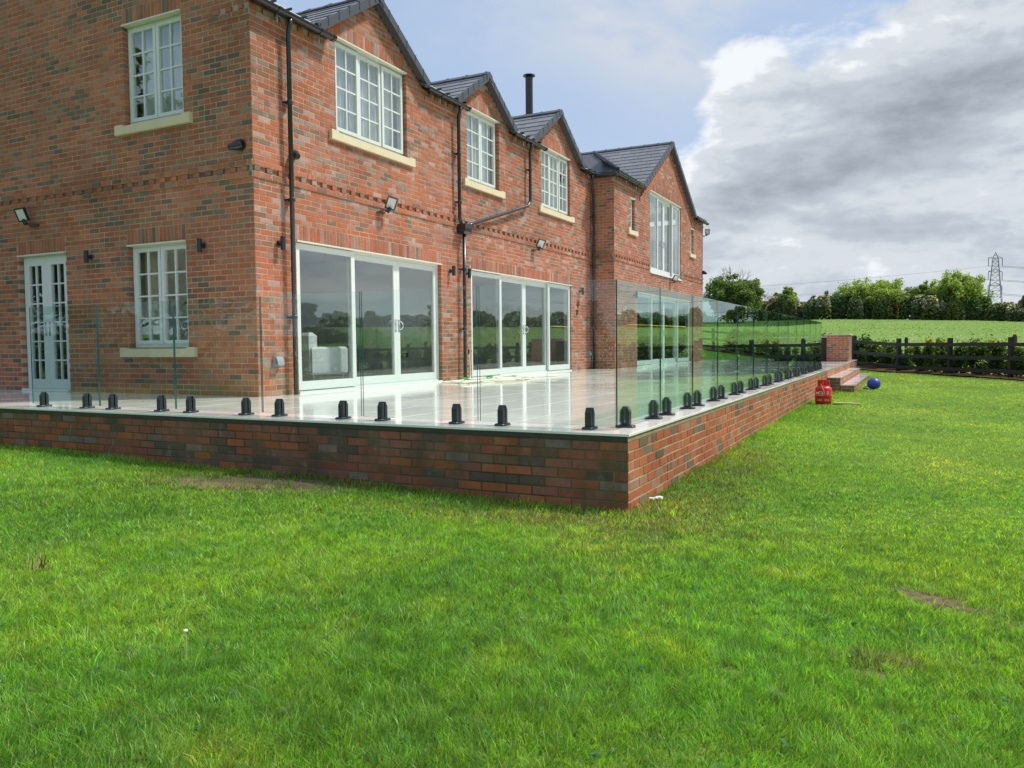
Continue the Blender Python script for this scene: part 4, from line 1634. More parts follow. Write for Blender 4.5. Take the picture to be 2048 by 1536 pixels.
mb.build('worktop', simple('pale_worktop', (0.55, 0.53, 0.48), 0.5), cnt)


# ------------------------------------------------------------------ glass balustrade
def panel_proto(w):
    """local: glass runs along x, faces y; base at z=0"""
    root = put('glass_panel', None, None, (0, 0, 0))
    mb = MB()
    hw, th, zb, zt = w / 2 - 0.006, 0.006, 0.03, 1.157
    vs = [(x, y, z) for x in (-hw, hw) for y in (-th, th) for z in (zb, zt)]
    mb.add(vs, [(0, 4, 5, 1), (2, 3, 7, 6)], 0)
    mb.add(vs, [(0, 1, 3, 2), (4, 6, 7, 5), (0, 2, 6, 4)], 1)
    mb.add(vs, [(1, 5, 7, 3)], 2)
    mb.build('pane', [M['balu'], M['gedge'], M['gtop']], root, origin=(0, 0, 0))
    for sx in (-1, 1):
        x = sx * (w / 2 - 0.215)
        mb = MB()
        for sy in (-1, 1):      # two cheeks with a slot between, chamfered at the top
            y0, y1 = sy * 0.0075, sy * 0.040
            prof = [(y0, 0.012), (y1, 0.012), (y1, 0.128), (y0 + sy * 0.008, 0.168), (y0, 0.168)]
            vs = [(x + dx, py_, pz_) for dx in (-0.026, 0.026) for py_, pz_ in prof]
            fs = [(0, 1, 2, 3, 4), (9, 8, 7, 6, 5)] + [(k, k + 5, (k + 1) % 5 + 5, (k + 1) % 5) for k in range(5)]
            mb.add(vs, fs)
        mb.box(x - 0.026, x + 0.026, -0.0075, 0.0075, 0.012, 0.03)
        sp = mb.build('spigot', M['spigot'], root, origin=(x, 0, 0))
        mb = MB()
        n_ = 20
        prof = [(0.0, 0.0), (1.0, 0.0), (1.0, 0.012), (0.93, 0.018), (0.45, 0.020)]
        b_ = len(mb.v)
        ring_ = []
        for r_, z_ in prof[1:]:
            for k in range(n_):
                a_ = 2 * math.pi * k / n_
                ca, sa = math.cos(a_), math.sin(a_)
                e_ = 0.5
                mb.v.append((x + math.copysign(abs(ca) ** e_, ca) * 0.050 * r_, math.copysign(abs(sa) ** e_, sa) * 0.078 * r_, z_))
        for r in range(len(prof) - 2):
            for k in range(n_):
                k2 = (k + 1) % n_
                mb.f.append((r * n_ + k, r * n_ + k2, (r + 1) * n_ + k2, (r + 1) * n_ + k))
        mb.f.append(tuple(range((len(prof) - 2) * n_, (len(prof) - 1) * n_)))
        mb.mi = [0] * len(mb.f)
        mb.c = [None] * len(mb.f)
        mb.build('base_plate', M['spigot'], sp, origin=(x, 0, 0), smooth=False)
    return root


ORD = ['first', 'second', 'third', 'fourth', 'fifth', 'sixth', 'seventh', 'eighth', 'ninth', 'tenth', 'eleventh', 'twelfth', 'thirteenth']
YG, XG = 0.22, -0.17
import itertools
fs_x = [-0.165, -1.375, -2.585, -3.795, -4.99, -6.2, -7.40]
proto = panel_proto(1.20)
first = True


def place_panel(x, y, rz, lab):
    global first
    o = proto if first else dup(proto)
    first = False
    o.location = (x, y, 0)
    o.rotation_euler = (0, 0, rz)
    tag(o, lab, 'glass panel', 'glass balustrade panels standing on the terrace edge')
    return o


fl = ['front glass panel ending at the terrace corner, flecked with water drops', 'second front glass panel from the terrace corner',
      'third front glass panel from the corner, before the left half of the first patio doors', 'front glass panel standing before the brick corner of the house and side window',
      'front glass panel before the side window, second from the free left end', 'leftmost front glass panel, before the French doors, with a free end']
fpan = []
for k in range(6):
    xa, xb = fs_x[k + 1], fs_x[k]
    o = place_panel((xa + xb) / 2, YG, 0, fl[k])
    fpan.append(o)
fs_y = [0.235, 1.43, 2.60, 3.78, 4.96, 6.13, 7.30, 8.50, 9.66, 10.82, 11.99, 13.16, 14.32, 15.45]
for k in range(13):
    ya, yb = fs_y[k], fs_y[k + 1]
    lab = f"{ORD[k]} glass panel from the corner along the lawn side of the terrace" if 0 < k < 12 else \
        ('glass panel at the corner on the lawn side, with thick teal end edge' if k == 0 else 'last glass panel on the lawn side, before the steps')
    o = place_panel(XG, (ya + yb) / 2, R_(90), lab)
    o.scale = (1, 1, 1)
# drops on the first front panel
mb = MB()
for _ in range(330):
    zz_ = random.uniform(0.05, 1.13)
    lo_ = 0.40 - 0.12 * (1.1 - zz_)
    xx = 0.594 - abs(random.gauss(0, 0.13)) - 0.01
    if xx < 0.594 - 0.34:
        continue
    r_ = random.choice((0.0012, 0.0016, 0.0022, 0.003))
    c_ = (xx, -0.0062, zz_)
    vs = [(c_[0] + r_ * math.cos(a_), c_[1], c_[2] + r_ * math.sin(a_)) for a_ in (0, 1.05, 2.09, 3.14, 4.19, 5.24)] + [(c_[0], c_[1] - r_ * 0.7, c_[2])]
    mb.add(vs, [(k, (k + 1) % 6, 6) for k in range(6)])
me_ = mb.mesh('water_drops', M['drop'])
wd = bpy.data.objects.new('water_drops', me_)
col.objects.link(wd)
wd.parent = fpan[0]
tag(wd, kind='stuff')

# ------------------------------------------------------------------ the house
XF, YF, XW = -5.94, 2.36, -5.31
YW0, YW1 = 14.78, 24.84
house = thing('brick_house', (XF, YF, 0), 'large two storey red brick house with gabled dormers', 'house')
bw = Brickwork()
FF = Frame((XF, 0, 0), (0, 1, 0), (1, 0, 0))
FS = Frame((0, YF, 0), (1, 0, 0), (0, -1, 0))
FW = Frame((XW, 0, 0), (0, 1, 0), (1, 0, 0))
FWS = Frame((0, YW0, 0), (1, 0, 0), (0, -1, 0))
FWE = Frame((0, YW1, 0), (1, 0, 0), (0, 1, 0))
ZE = 5.25
SLP = 0.655
G3 = [(5.03, 6.17), (8.71, 6.02), (12.38, 6.22)]          # dormer gables: centre, wall apex


def top_front(z):
    if z < 5.22:
        return [(YF, YW0)]
    return [(c_ - (a_ - z) / SLP, c_ + (a_ - z) / SLP) for c_, a_ in G3 if a_ > z]


WG = (20.15, 7.10)
WSL = 0.615


def top_wing(z):
    if z < 5.22:
        return [(YW0, YW1)]
    return [(WG[0] - (WG[1] - z) / WSL, WG[0] + (WG[1] - z) / WSL)] if z < WG[1] else []


XRIDGE = -10.7
MAINP = math.tan(R_(28.5))


def top_side(z):
    if z < 5.22:
        return [(-15.4, XF)]
    k_ = (z - ZE) / MAINP
    return [(-15.4 + max(k_, 0), XF - max(k_, 0))] if -15.4 + k_ < XF - k_ else []


OP_F = [(3.15, 7.02, 0.0, 2.175), (8.13, 13.28, 0.0, 2.175), (4.09, 5.97, 3.90, 5.325), (8.03, 9.38, 3.90, 5.325), (11.51, 13.24, 3.90, 5.325)]
OP_S = [(-11.05, -9.86, 0.0, 2.175), (-8.44, -7.23, 0.675, 2.175), (-8.40, -7.20, 3.90, 5.325)]
OP_W = [(16.75, 22.95, 0.0, 2.175), (16.08, 16.54, 3.90, 4.80), (18.03, 21.60, 2.85, 5.325), (22.93, 23.39, 3.90, 4.80)]
BANDS = [(2.925, 'run'), (3.0, 'dentil'), (3.075, 'run')]
wf = wall(house, bw, FF, YF, YW0, 0.0, 6.15, OP_F, PAL_FRONT, M['brick'], M['mortar'], top=top_front, bands=BANDS,
          eaves=[(YF, 3.75), (6.55, 7.75), (9.95, 11.3), (14.0, YW0)], eave_k=5.025)
ws = wall(house, bw, FS, -15.4, XF, 0.0, 7.6, OP_S, PAL_SIDE, M['brick_side'], M['mortar'], top=top_side, bands=BANDS, phase=0.06,
          eaves=[(XF - 0.75, XF)], eave_k=5.025)
ww = wall(house, bw, FW, YW0, YW1, 0.0, 7.1, OP_W, PAL_FRONT, M['brick'], M['mortar'], top=top_wing, bands=BANDS,
          eaves=[(YW0, 16.9), (23.5, YW1)], eave_k=5.025)
wall(house, bw, FWS, XF, XW, 0.0, 5.25, [], PAL_SIDE, M['brick_side'], M['mortar'], bands=BANDS, soldier=False)
wall(house, bw, FWE, -12.0, XW, 0.0, 5.25, [], PAL_SIDE, M['brick_side'], M['mortar'], soldier=False)
# raking dentils and string along the wing gable
for sgn in (-1, 1):
    n_ = 17
    for k in range(n_):
        s_ = (k + 0.5) / n_
        u_ = WG[0] + sgn * (0.12 + s_ * 2.95)
        z_ = WG[1] - 0.10 - (abs(u_ - WG[0])) * WSL - 0.06
        bw.brick(FW, u_ - 0.045, u_ + 0.045, z_ - 0.07, z_ + 0.0, -0.01, 0.05, PAL_FRONT, house, M['brick'])
    mb = MB()
    a0_, a1_ = WG[0] + sgn * 0.02, WG[0] + sgn * 3.15
    zf = lambda u_: WG[1] - 0.24 - abs(u_ - WG[0]) * WSL
    vs = [(a0_, -0.0035, zf(a0_) - 0.07), (a1_, -0.0035, zf(a1_) - 0.07), (a1_, -0.0035, zf(a1_)), (a0_, -0.0035, zf(a0_)),
          (a0_, 0.022, zf(a0_) - 0.07), (a1_, 0.022, zf(a1_) - 0.07), (a1_, 0.022, zf(a1_)), (a0_, 0.022, zf(a0_))]
    mb.add(*FW(vs, [(4, 5, 6, 7), (0, 1, 5, 4), (3, 7, 6, 2)]), c=(0.44, 0.15, 0.08))
    mb.build('string_course', M['brick'], house)
print('house bricks', len(bw.b))
bw.flush(300)


# ---- roofs
def slab(name, quad, thick, mat, parent):
    """quad: four world points in order; extruded downwards along its normal"""
    P_ = [Vector(p_) for p_ in quad]
    n_ = (P_[1] - P_[0]).cross(P_[2] - P_[0]).normalized()
    if n_.z < 0:
        n_ = -n_
    Q_ = [p_ - n_ * thick for p_ in P_]
    mb = MB()
    k = len(P_)
    mb.add([tuple(p_) for p_ in P_ + Q_], [tuple(range(k)), tuple(reversed(range(k, 2 * k)))] + [(i_, (i_ + 1) % k, (i_ + 1) % k + k, i_ + k) for i_ in range(k)], 0, (0.085, 0.09, 0.10))
    return mb.build(name, mat, parent)


SL_COL = [(0.165, 0.170, 0.185), (0.145, 0.150, 0.165), (0.185, 0.190, 0.202), (0.155, 0.160, 0.172)]
slate_me = {}


def slate_field(parent, A, along_, upv, n_along, n_up, w, gauge, keep=None, indiv=True, half0=True):
    """A: bottom corner on the roof plane; along_/upv unit vectors"""
    al, up = Vector(along_).normalized(), Vector(upv).normalized()
    nn = al.cross(up).normalized()
    if nn.z < 0:
        nn = -nn
    x_ = al
    if x_.cross(up).dot(nn) < 0:
        x_ = -al
    rot = Matrix((x_, up, nn)).transposed().to_euler()
    for r in range(n_up):
        off = (w / 2 if r % 2 else 0)
        for k in range(n_along + 1):
            a0_ = k * w - off
            a1_ = a0_ + w
            a0_ = max(a0_, 0)
            a1_ = min(a1_, n_along * w)
            if a1_ - a0_ < 0.05:
                continue
            mid = Vector(A) + al * ((a0_ + a1_) / 2) + up * (r * gauge)
            if keep and not keep(mid + up * gauge * 0.5):
                continue
            ci = random.randrange(4)
            key = (round(a1_ - a0_, 3), ci)
            if key not in slate_me:
                hw = key[0] / 2 - 0.006
                mb = MB()
                L_ = gauge * 1.05
                vs = [(-hw, 0, 0.004), (hw, 0, 0.004), (hw, L_, 0.0), (-hw, L_, 0.0), (-hw, 0, 0.020), (hw, 0, 0.020), (hw, L_, 0.006), (-hw, L_, 0.006)]
                mb.add(vs, [(4, 5, 6, 7), (0, 1, 5, 4), (1, 2, 6, 5), (3, 0, 4, 7), (2, 3, 7, 6)], 0, SL_COL[ci])
                slate_me[key] = mb.mesh('slate', M['slate'])
            put('slate', slate_me[key], parent, tuple(mid), rot)


def gable_roof(yc, za, slope, xfront, depth, ze, nslope_rows, name_ridge=True, w=0.42, gauge=0.30, eave_drop=0.0):
    """pitched roof with ridge along -x; left slope carries separate slates"""
    zr = za + 0.075
    half = (zr - ze) / slope
    rf = slab('roof', [(xfront, yc, zr), (xfront - depth, yc, zr), (xfront - depth, yc - half, ze), (xfront, yc - half, ze)], 0.05, M['slate'], house)
    slab('roof', [(xfront, yc, zr), (xfront, yc + half, ze), (xfront - depth, yc + half, ze), (xfront - depth, yc, zr)], 0.05, M['slate'], house)
    L_ = math.hypot(half, zr - ze)
    upv = Vector((0, half, zr - ze)).normalized()
    gg = L_ / nslope_rows
    slate_field(rf, (xfront - 0.03, yc - half, ze + 0.002), (-1, 0, 0), upv, int((depth - 0.1) / w), nslope_rows, w, gg)
    # verge trims
    for sgn in (-1, 1):
        mb = MB()
        d_ = Vector((0, sgn * half, ze - zr)).normalized()
        n_ = Vector((0, sgn * (zr - ze), half)).normalized()
        A = Vector((xfront, yc, zr)) + n_ * 0.028
        B = Vector((xfront, yc + sgn * half, ze)) + n_ * 0.028
        t1, t2 = Vector((0.045, 0, 0)), -n_ * 0.125
        vs = [A - t1 * 0.4, A + t1, A + t1 + t2, A - t1 * 0.4 + t2, B - t1 * 0.4, B + t1, B + t1 + t2, B - t1 * 0.4 + t2]
        mb.add([tuple(v_) for v_ in vs], [(0, 1, 5, 4), (1, 2, 6, 5), (2, 3, 7, 6), (3, 0, 4, 7), (3, 2, 1, 0), (4, 5, 6, 7)])
        n2_ = int(L_ / gg)
        for k in range(1, n2_ * 1):
            c_ = A + d_ * k * gg + t1
            mb.box(c_.x - 0.03, c_.x + 0.006, c_.y - 0.012, c_.y + 0.012, c_.z - 0.115, c_.z + 0.003)
        mb.build('verge', M['trim'], house)
    # apex cap
    mb = MB()
    z_ = zr + 0.05
    x0_, x1_ = xfront - 0.02, xfront + 0.055
    pr = [(yc, z_), (yc + 0.115, z_ - 0.075), (yc + 0.115, z_ - 0.2), (yc, z_ - 0.125), (yc - 0.115, z_ - 0.2), (yc - 0.115, z_ - 0.075)]
    vs = [(x1_, a_, b_) for a_, b_ in pr] + [(x0_, a_, b_) for a_, b_ in pr]
    mb.add(vs, [(0, 1, 2, 3), (0, 3, 4, 5)] + [(i_, (i_ + 6), (i_ + 1) % 6 + 6, (i_ + 1) % 6) for i_ in range(6)])
    mb.build('apex_cap', M['trim'], house)
    # ridge tiles
    x = xfront - 0.01
    while x > xfront - depth:
        mb = MB()
        xa, xb = x, x - 0.448
        for sgn in (-1, 1):
            pr = [(yc, zr + 0.055), (yc + sgn * 0.13, zr + 0.055 - 0.13 * slope), (yc + sgn * 0.13, zr + 0.03 - 0.13 * slope), (yc, zr + 0.03)]
            vs = [(xa, a_, b_) for a_, b_ in pr] + [(xb, a_, b_) for a_, b_ in pr]
            mb.add(vs, [(0, 1, 2, 3), (7, 6, 5, 4), (0, 4, 5, 1), (1, 5, 6, 2), (2, 6, 7, 3)])
            pr = [(yc, zr + 0.068), (yc + sgn * 0.14, zr + 0.068 - 0.14 * slope), (yc + sgn * 0.14, zr + 0.03 - 0.14 * slope), (yc, zr + 0.03)]
            vs = [(xa, a_, b_) for a_, b_ in pr] + [(xa - 0.045, a_, b_) for a_, b_ in pr]
            mb.add(vs, [(0, 1, 2, 3), (7, 6, 5, 4), (0, 4, 5, 1), (1, 5, 6, 2), (2, 6, 7, 3)])
        mb.build('ridge_tile', M['trim'], rf)
        x -= 0.45
    return rf


for yc, za in G3:
    gable_roof(yc, za, SLP, XF + 0.11, 2.2, 5.27, 6)
gable_roof(WG[0], WG[1], WSL, XW + 0.11, 5.0, 5.27, 12)
# main roofs
XI_ = XF - 0.32
for ya_, yb_ in ((YF - 0.05, 3.72), (6.34, 7.62), (9.80, 11.0), (13.75, YW0)):
    slab('roof', [(XF + 0.16, ya_, ZE - 0.02), (XF + 0.16, yb_, ZE - 0.02), (XI_, yb_, ZE - 0.02 + 0.48 * MAINP), (XI_, ya_, ZE - 0.02 + 0.48 * MAINP)], 0.05, M['slate'], house)
slab('roof', [(XI_, YF - 0.05, ZE - 0.02 + 0.48 * MAINP), (XI_, YW0, ZE - 0.02 + 0.48 * MAINP), (XRIDGE, YW0, ZE + (XF - XRIDGE) * MAINP), (XRIDGE, YF - 0.05, ZE + (XF - XRIDGE) * MAINP)], 0.06, M['slate'], house)
slab('roof', [(-15.6, YF - 0.05, ZE - 0.02), (-15.6, YW1, ZE - 0.02), (XRIDGE, YW1, ZE + (XF - XRIDGE) * MAINP), (XRIDGE, YF - 0.05, ZE + (XF - XRIDGE) * MAINP)], 0.06, M['slate'], house)
P35 = math.tan(R_(36))
r_ = slab('roof', [(XW + 0.16, YW0 - 0.12, ZE), (XW + 0.16, 17.2, ZE), (XW - 0.9, 18.6, ZE + 1.06 * P35), (XW - 0.9, YW0 + 0.94, ZE + 1.06 * P35)], 0.05, M['slate'], house)
slate_field(r_, (XW + 0.16, YW0 - 0.05, ZE + 0.004), (0, 1, 0), (-1, 0, P35), 6, 3, 0.36, 0.28)
slab('roof', [(XW + 0.16, YW0 - 0.12, ZE), (XW - 0.9, YW0 + 0.94, ZE + 1.06 * P35), (-8.6, YW0 + 0.94, ZE + 1.06 * P35), (-7.4, YW0 - 0.12, ZE)], 0.05, M['slate'], house)
slab('roof', [(XW + 0.16, 23.3, ZE), (XW + 0.16, YW1 + 0.12, ZE), (XRIDGE, YW1 + 0.12, ZE + 0.2 + (XW - XRIDGE) * MAINP), (XRIDGE, 21.5, ZE + 0.2 + (XW - XRIDGE) * MAINP)], 0.05, M['slate'], house)
mb = MB()
mb.tube([(XW + 0.15, YW0 - 0.1, ZE + 0.05), (XW - 0.9, YW0 + 0.94, ZE + 1.06 * P35 + 0.04)], 0.05, 8)
mb.build('hip_roll', M['black'], house)
# flue
mb = MB()
fx, fy = -7.42, 14.0
mb.lathe([(0.10, 5.9), (0.10, 7.78), (0.103, 7.78), (0.103, 7.80), (0.085, 7.80), (0.085, 7.83)], (fx, fy, 0), 20)
fl_ = mb.build('flue', M['black'], house, smooth=False)
mb = MB()
mb.lathe([(0.05, 7.835), (0.165, 7.86), (0.16, 7.885), (0.05, 7.90)], (fx, fy, 0), 20)
for k in range(4):
    a_ = k * math.pi / 2 + 0.4
    mb.tube([(fx + 0.09 * math.cos(a_), fy + 0.09 * math.sin(a_), 7.79), (fx + 0.09 * math.cos(a_), fy + 0.09 * math.sin(a_), 7.86)], 0.007, 5)
mb.build('cowl', M['black'], fl_)


# ---- gutters and downpipes
def gutter(xw, y0, y1, z=5.215, endcap=True, brackets=()):
    mb = MB()
    xc = xw + 0.135
    ya, yb = y0, y1
    n_ = 10
    for (s0, s1, rr2) in [(ya, yb, 0.062)] + [(b_ - 0.03, b_ + 0.03, 0.070) for b_ in brackets] + [(yb - 0.05, yb, 0.070)]:
        b0 = len(mb.v)
        for yy in (s0, s1):
            for k in range(n_ + 1):
                a_ = math.pi + math.pi * k / n_
                mb.v.append((xc + rr2 * math.cos(a_), yy, z + rr2 * math.sin(a_)))
            for k in range(n_ + 1):
                a_ = 2 * math.pi - math.pi * k / n_
                mb.v.append((xc + (rr2 - 0.006) * math.cos(a_), yy, z + (rr2 - 0.006) * math.sin(a_)))
        m_ = 2 * (n_ + 1)
        for k in range(m_):
            mb.f.append((b0 + k, b0 + (k + 1) % m_, b0 + m_ + (k + 1) % m_, b0 + m_ + k))
        mb.f.append(tuple(b0 + k for k in range(m_)))
        mb.f.append(tuple(b0 + m_ + k for k in reversed(range(m_))))
    if endcap:
        b0 = len(mb.v)
        for k in range(n_ + 1):
            a_ = math.pi + math.pi * k / n_
            mb.v.append((xc + 0.07 * math.cos(a_), yb + 0.001, z + 0.07 * math.sin(a_)))
        mb.f.append(tuple(b0 + k for k in range(n_ + 1)))
    # fascia tile edge above
    mb.mi = [0] * len(mb.f)
    mb.c = [None] * len(mb.f)
    gt = mb.build('gutter', M['black'], house)
    mb = MB()
    mb.box(xw + 0.012, xw + 0.05, ya, yb - 0.02, z - 0.02, z + 0.055)
    y_ = ya + 0.1
    while y_ < yb - 0.1:
        mb.box(xw + 0.05, xw + 0.16, y_, y_ + 0.02, z + 0.055, z + 0.085)
        y_ += 0.3
    mb.build('fascia', M['black'], house)
    for b_ in brackets:      # galvanised rise-and-fall stems
        mb = MB()
        mb.tube([(xc - 0.05, b_ + 0.03, z - 0.04), (xc - 0.05, b_ + 0.03, z - 0.17)], 0.006, 6)
        mb.tube([(xw, b_ + 0.03, z - 0.10), (xc + 0.0, b_ + 0.03, z - 0.10)], 0.005, 6)
        mb.tube([(xc - 0.05, b_ + 0.03, z - 0.07), (xc - 0.05, b_ + 0.03, z - 0.085)], 0.012, 6)
        mb.build('gutter_bracket', M['galv'], gt)


gutter(XF, YF - 0.08, 3.90, brackets=(2.75, 3.6))
gutter(XF, 6.45, 7.88, brackets=(6.9,))
gutter(XF, 9.86, 11.45, brackets=(10.35,))
gutter(XF, 13.93, 14.78, endcap=False, brackets=(14.3,))
gutter(XW, YW0 - 0.14, 17.0, brackets=(15.5, 16.4))
gutter(XW, 23.42, 25.0, brackets=(24.2,))
mb = MB()
mb.tube([(XF + 0.2, YW0 - 0.13, 5.17), (XW + 0.14, YW0 - 0.13, 5.17)], 0.062, 10)
mb.build('gutter', M['black'], house)


def pipe(pts_, brackets, r=0.034):
    mb = MB()
    mb.tube(pts_, r, 12)
    p_ = mb.build('downpipe', M['black'], house, smooth=True)
    for (x, y, z) in brackets:
        mb = MB()
        mb.lathe([(r + 0.002, -0.045), (r + 0.010, -0.04), (r + 0.010, 0.0), (r + 0.002, 0.01)], (x, y, z), 12)
        mb.box(x - 0.085, x - 0.02, y - 0.06, y + 0.06, z - 0.03, z - 0.008)
        mb.build('pipe_bracket', M['black'], p_)


xo = XF + 0.095
pipe([(XF + 0.135, 2.98, 5.17), (XF + 0.13, 2.98, 5.08), (xo, 2.98, 4.98), (xo, 2.98, 0.0)], [(xo, 2.98, 4.05), (xo, 2.98, 2.72), (xo, 2.98, 1.1)])
pipe([(XF + 0.135, 7.56, 5.17), (XF + 0.13, 7.56, 5.08), (xo, 7.56, 4.98), (xo, 7.56, 3.08), (xo, 7.63, 2.97)], [(xo, 7.56, 4.3), (xo, 7.56, 3.4)])
pipe([(xo, 7.72, 2.80), (xo, 7.70, 0.0)], [(xo, 7.715, 2.15), (xo, 7.70, 1.0)])
pipe([(XF + 0.135, 10.70, 5.17), (XF + 0.13, 10.70, 5.08), (xo, 10.70, 4.98), (xo, 10.70, 3.90), (xo, 10.56, 3.76), (xo, 8.02, 3.03), (xo, 7.84, 2.95)], [(xo, 10.70, 4.6)])
pipe([(XF + 0.135, 14.46, 5.17), (XF + 0.13, 14.46, 5.05), (xo, 14.52, 4.92), (xo, 14.62, 4.72), (xo, 14.66, 4.55), (xo, 14.66, 0.0)], [(xo, 14.66, 4.1), (xo, 14.66, 2.8), (xo, 14.66, 1.2)])
mb = MB()
vs = []
for s_, z_ in ((0.075, 2.80), (0.115, 2.84), (0.13, 2.90), (0.13, 2.98)):
    vs += [(XF + 0.005, 7.72 - s_, z_), (XF + 0.03 + s_ * 1.3, 7.72 - s_, z_), (XF + 0.03 + s_ * 1.3, 7.72 + s_, z_), (XF + 0.005, 7.72 + s_, z_)]
fs2 = [(3, 2, 1, 0), (12, 13, 14, 15)]
for l_ in range(3):
    for k in range(4):
        fs2.append((l_ * 4 + k, l_ * 4 + (k + 1) % 4, l_ * 4 + 4 + (k + 1) % 4, l_ * 4 + 4 + k))
mb.add(vs, fs2)
mb.build('hopper', M['black'], house)


# ---- windows
def ring_box(mb, fr, u0, u1, z0, z1, d0, d1, t_, mi=0, tb=None):
    tb = t_ if tb is None else tb
    mb.box(u0, u0 + t_, d0, d1, z0, z1, mi, T=fr)
    mb.box(u1 - t_, u1, d0, d1, z0, z1, mi, T=fr)
    mb.box(u0 + t_, u1 - t_, d0, d1, z0, z0 + tb, mi, T=fr)
    mb.box(u0 + t_, u1 - t_, d0, d1, z1 - t_, z1, mi, T=fr)


def pane_obj(fr, u0, u1, z0, z1, d, parent):
    mb = MB()
    mb.box(u0 - 0.004, u1 + 0.004, d - 0.003, d + 0.003, z0 - 0.004, z1 + 0.004, T=fr)
    mb.build('pane', M['pane'], parent)


def casement(fr, op, nsash, cols, rows, mat, sill=True, proud=(), inset=0.085):
    u0, u1, z0, z1 = op
    u0, u1 = u0 + 0.006, u1 - 0.006
    z1_ = z1 - 0.012
    mb = MB()
    ring_box(mb, fr, u0, u1, z0 + 0.004, z1_, -inset - 0.07, -inset, 0.035, tb=0.05)
    win = mb.build('window', mat, house)
    mb = MB()
    mb.box(u0 - 0.004, u1 + 0.004, -inset, 0.022, z1 - 0.018, z1 + 0.002, T=fr)
    mb.build('drip_strip', M['upvc'], win)
    w = (u1 - u0 - 0.07 - (nsash - 1) * 0.012) / nsash
    for s_ in range(nsash):
        a_ = u0 + 0.035 + s_ * (w + 0.012)
        b_ = a_ + w
        za, zb = z0 + 0.056, z1_ - 0.037
        pr = 0.018 if s_ in proud else 0.0
        mb = MB()
        st_ = 0.052
        d0, d1 = -inset - 0.05, -inset + 0.012 + pr
        ring_box(mb, fr, a_, b_, za, zb, d0, d1, st_)
        iu0, iu1, iz0, iz1 = a_ + st_, b_ - st_, za + st_, zb - st_
        cw, rh = (iu1 - iu0) / cols, (iz1 - iz0) / rows
        for c_ in range(1, cols):
            u_ = iu0 + c_ * cw
            mb.box(u_ - 0.011, u_ + 0.011, d1 - 0.042, d1 - 0.010, iz0, iz1, T=fr)
        for r_ in range(1, rows):
            z_ = iz0 + r_ * rh
            for c_ in range(cols):
                mb.box(iu0 + c_ * cw + (0.011 if c_ else 0), iu0 + (c_ + 1) * cw - (0.011 if c_ < cols - 1 else 0), d1 - 0.044, d1 - 0.012, z_ - 0.011, z_ + 0.011, T=fr)
        mb.build('sash', mat, win)
        for c_ in range(cols):
            for r_ in range(rows):
                pane_obj(fr, iu0 + c_ * cw + (0.009 if c_ else 0), iu0 + (c_ + 1) * cw - (0.009 if c_ < cols - 1 else 0),
                         iz0 + r_ * rh + (0.009 if r_ else 0), iz0 + (r_ + 1) * rh - (0.009 if r_ < rows - 1 else 0), d1 - 0.032, win)
    if sill:
        mb = MB()
        mb.box(op[0] - 0.17, op[1] + 0.17, -0.10, 0.055, z0 - 0.135, z0 - 0.02, T=fr)
        mb.box(op[0] - 0.17, op[0] - 0.008, -0.10, 0.053, z0 - 0.02, z0 + 0.004, T=fr)
        mb.box(op[1] + 0.008, op[1] + 0.17, -0.10, 0.053, z0 - 0.02, z0 + 0.004, T=fr)
        vs = [(op[0] - 0.008, -0.10, z0), (op[1] + 0.008, -0.10, z0), (op[1] + 0.008, 0.053, z0 - 0.02), (op[0] - 0.008, 0.053, z0 - 0.02)]
        mb.add(*fr(vs, [(0, 1, 2, 3)]))
        mb.build('sill', M['stone'], win)
    return win


casement(FF, OP_F[2], 3, 2, 4, M['paint'], proud=(0, 2))
casement(FF, OP_F[3], 2, 2, 4, M['paint'])
casement(FF, OP_F[4], 3, 2, 4, M['paint'], proud=(0, 2))
casement(FS, OP_S[1], 2, 2, 4, M['paint_side'])
casement(FS, OP_S[2], 2, 2, 4, M['paint_side'])
casement(FW, OP_W[1], 1, 2, 4, M['paint'])
casement(FW, OP_W[3], 1, 2, 4, M['paint'])


def handle(fr, u, z, d, sgn, parent):
    mb = MB()
    pts_ = []
    for k in range(13):
        a_ = -math.pi / 2 + math.pi * k / 12
        pts_.append(fr.p(u + sgn * (0.018 + 0.05 * math.cos(a_)), d + 0.012 + 0.035 * math.cos(a_), z + 0.07 * math.sin(a_)))
    mb.tube(pts_, 0.009, 8)
    vs_ = []
    mb.box(u - 0.016, u + 0.016, d, d + 0.008, z - 0.11, z + 0.10, T=fr)
    mb.build('handle', M['chrome'], parent)


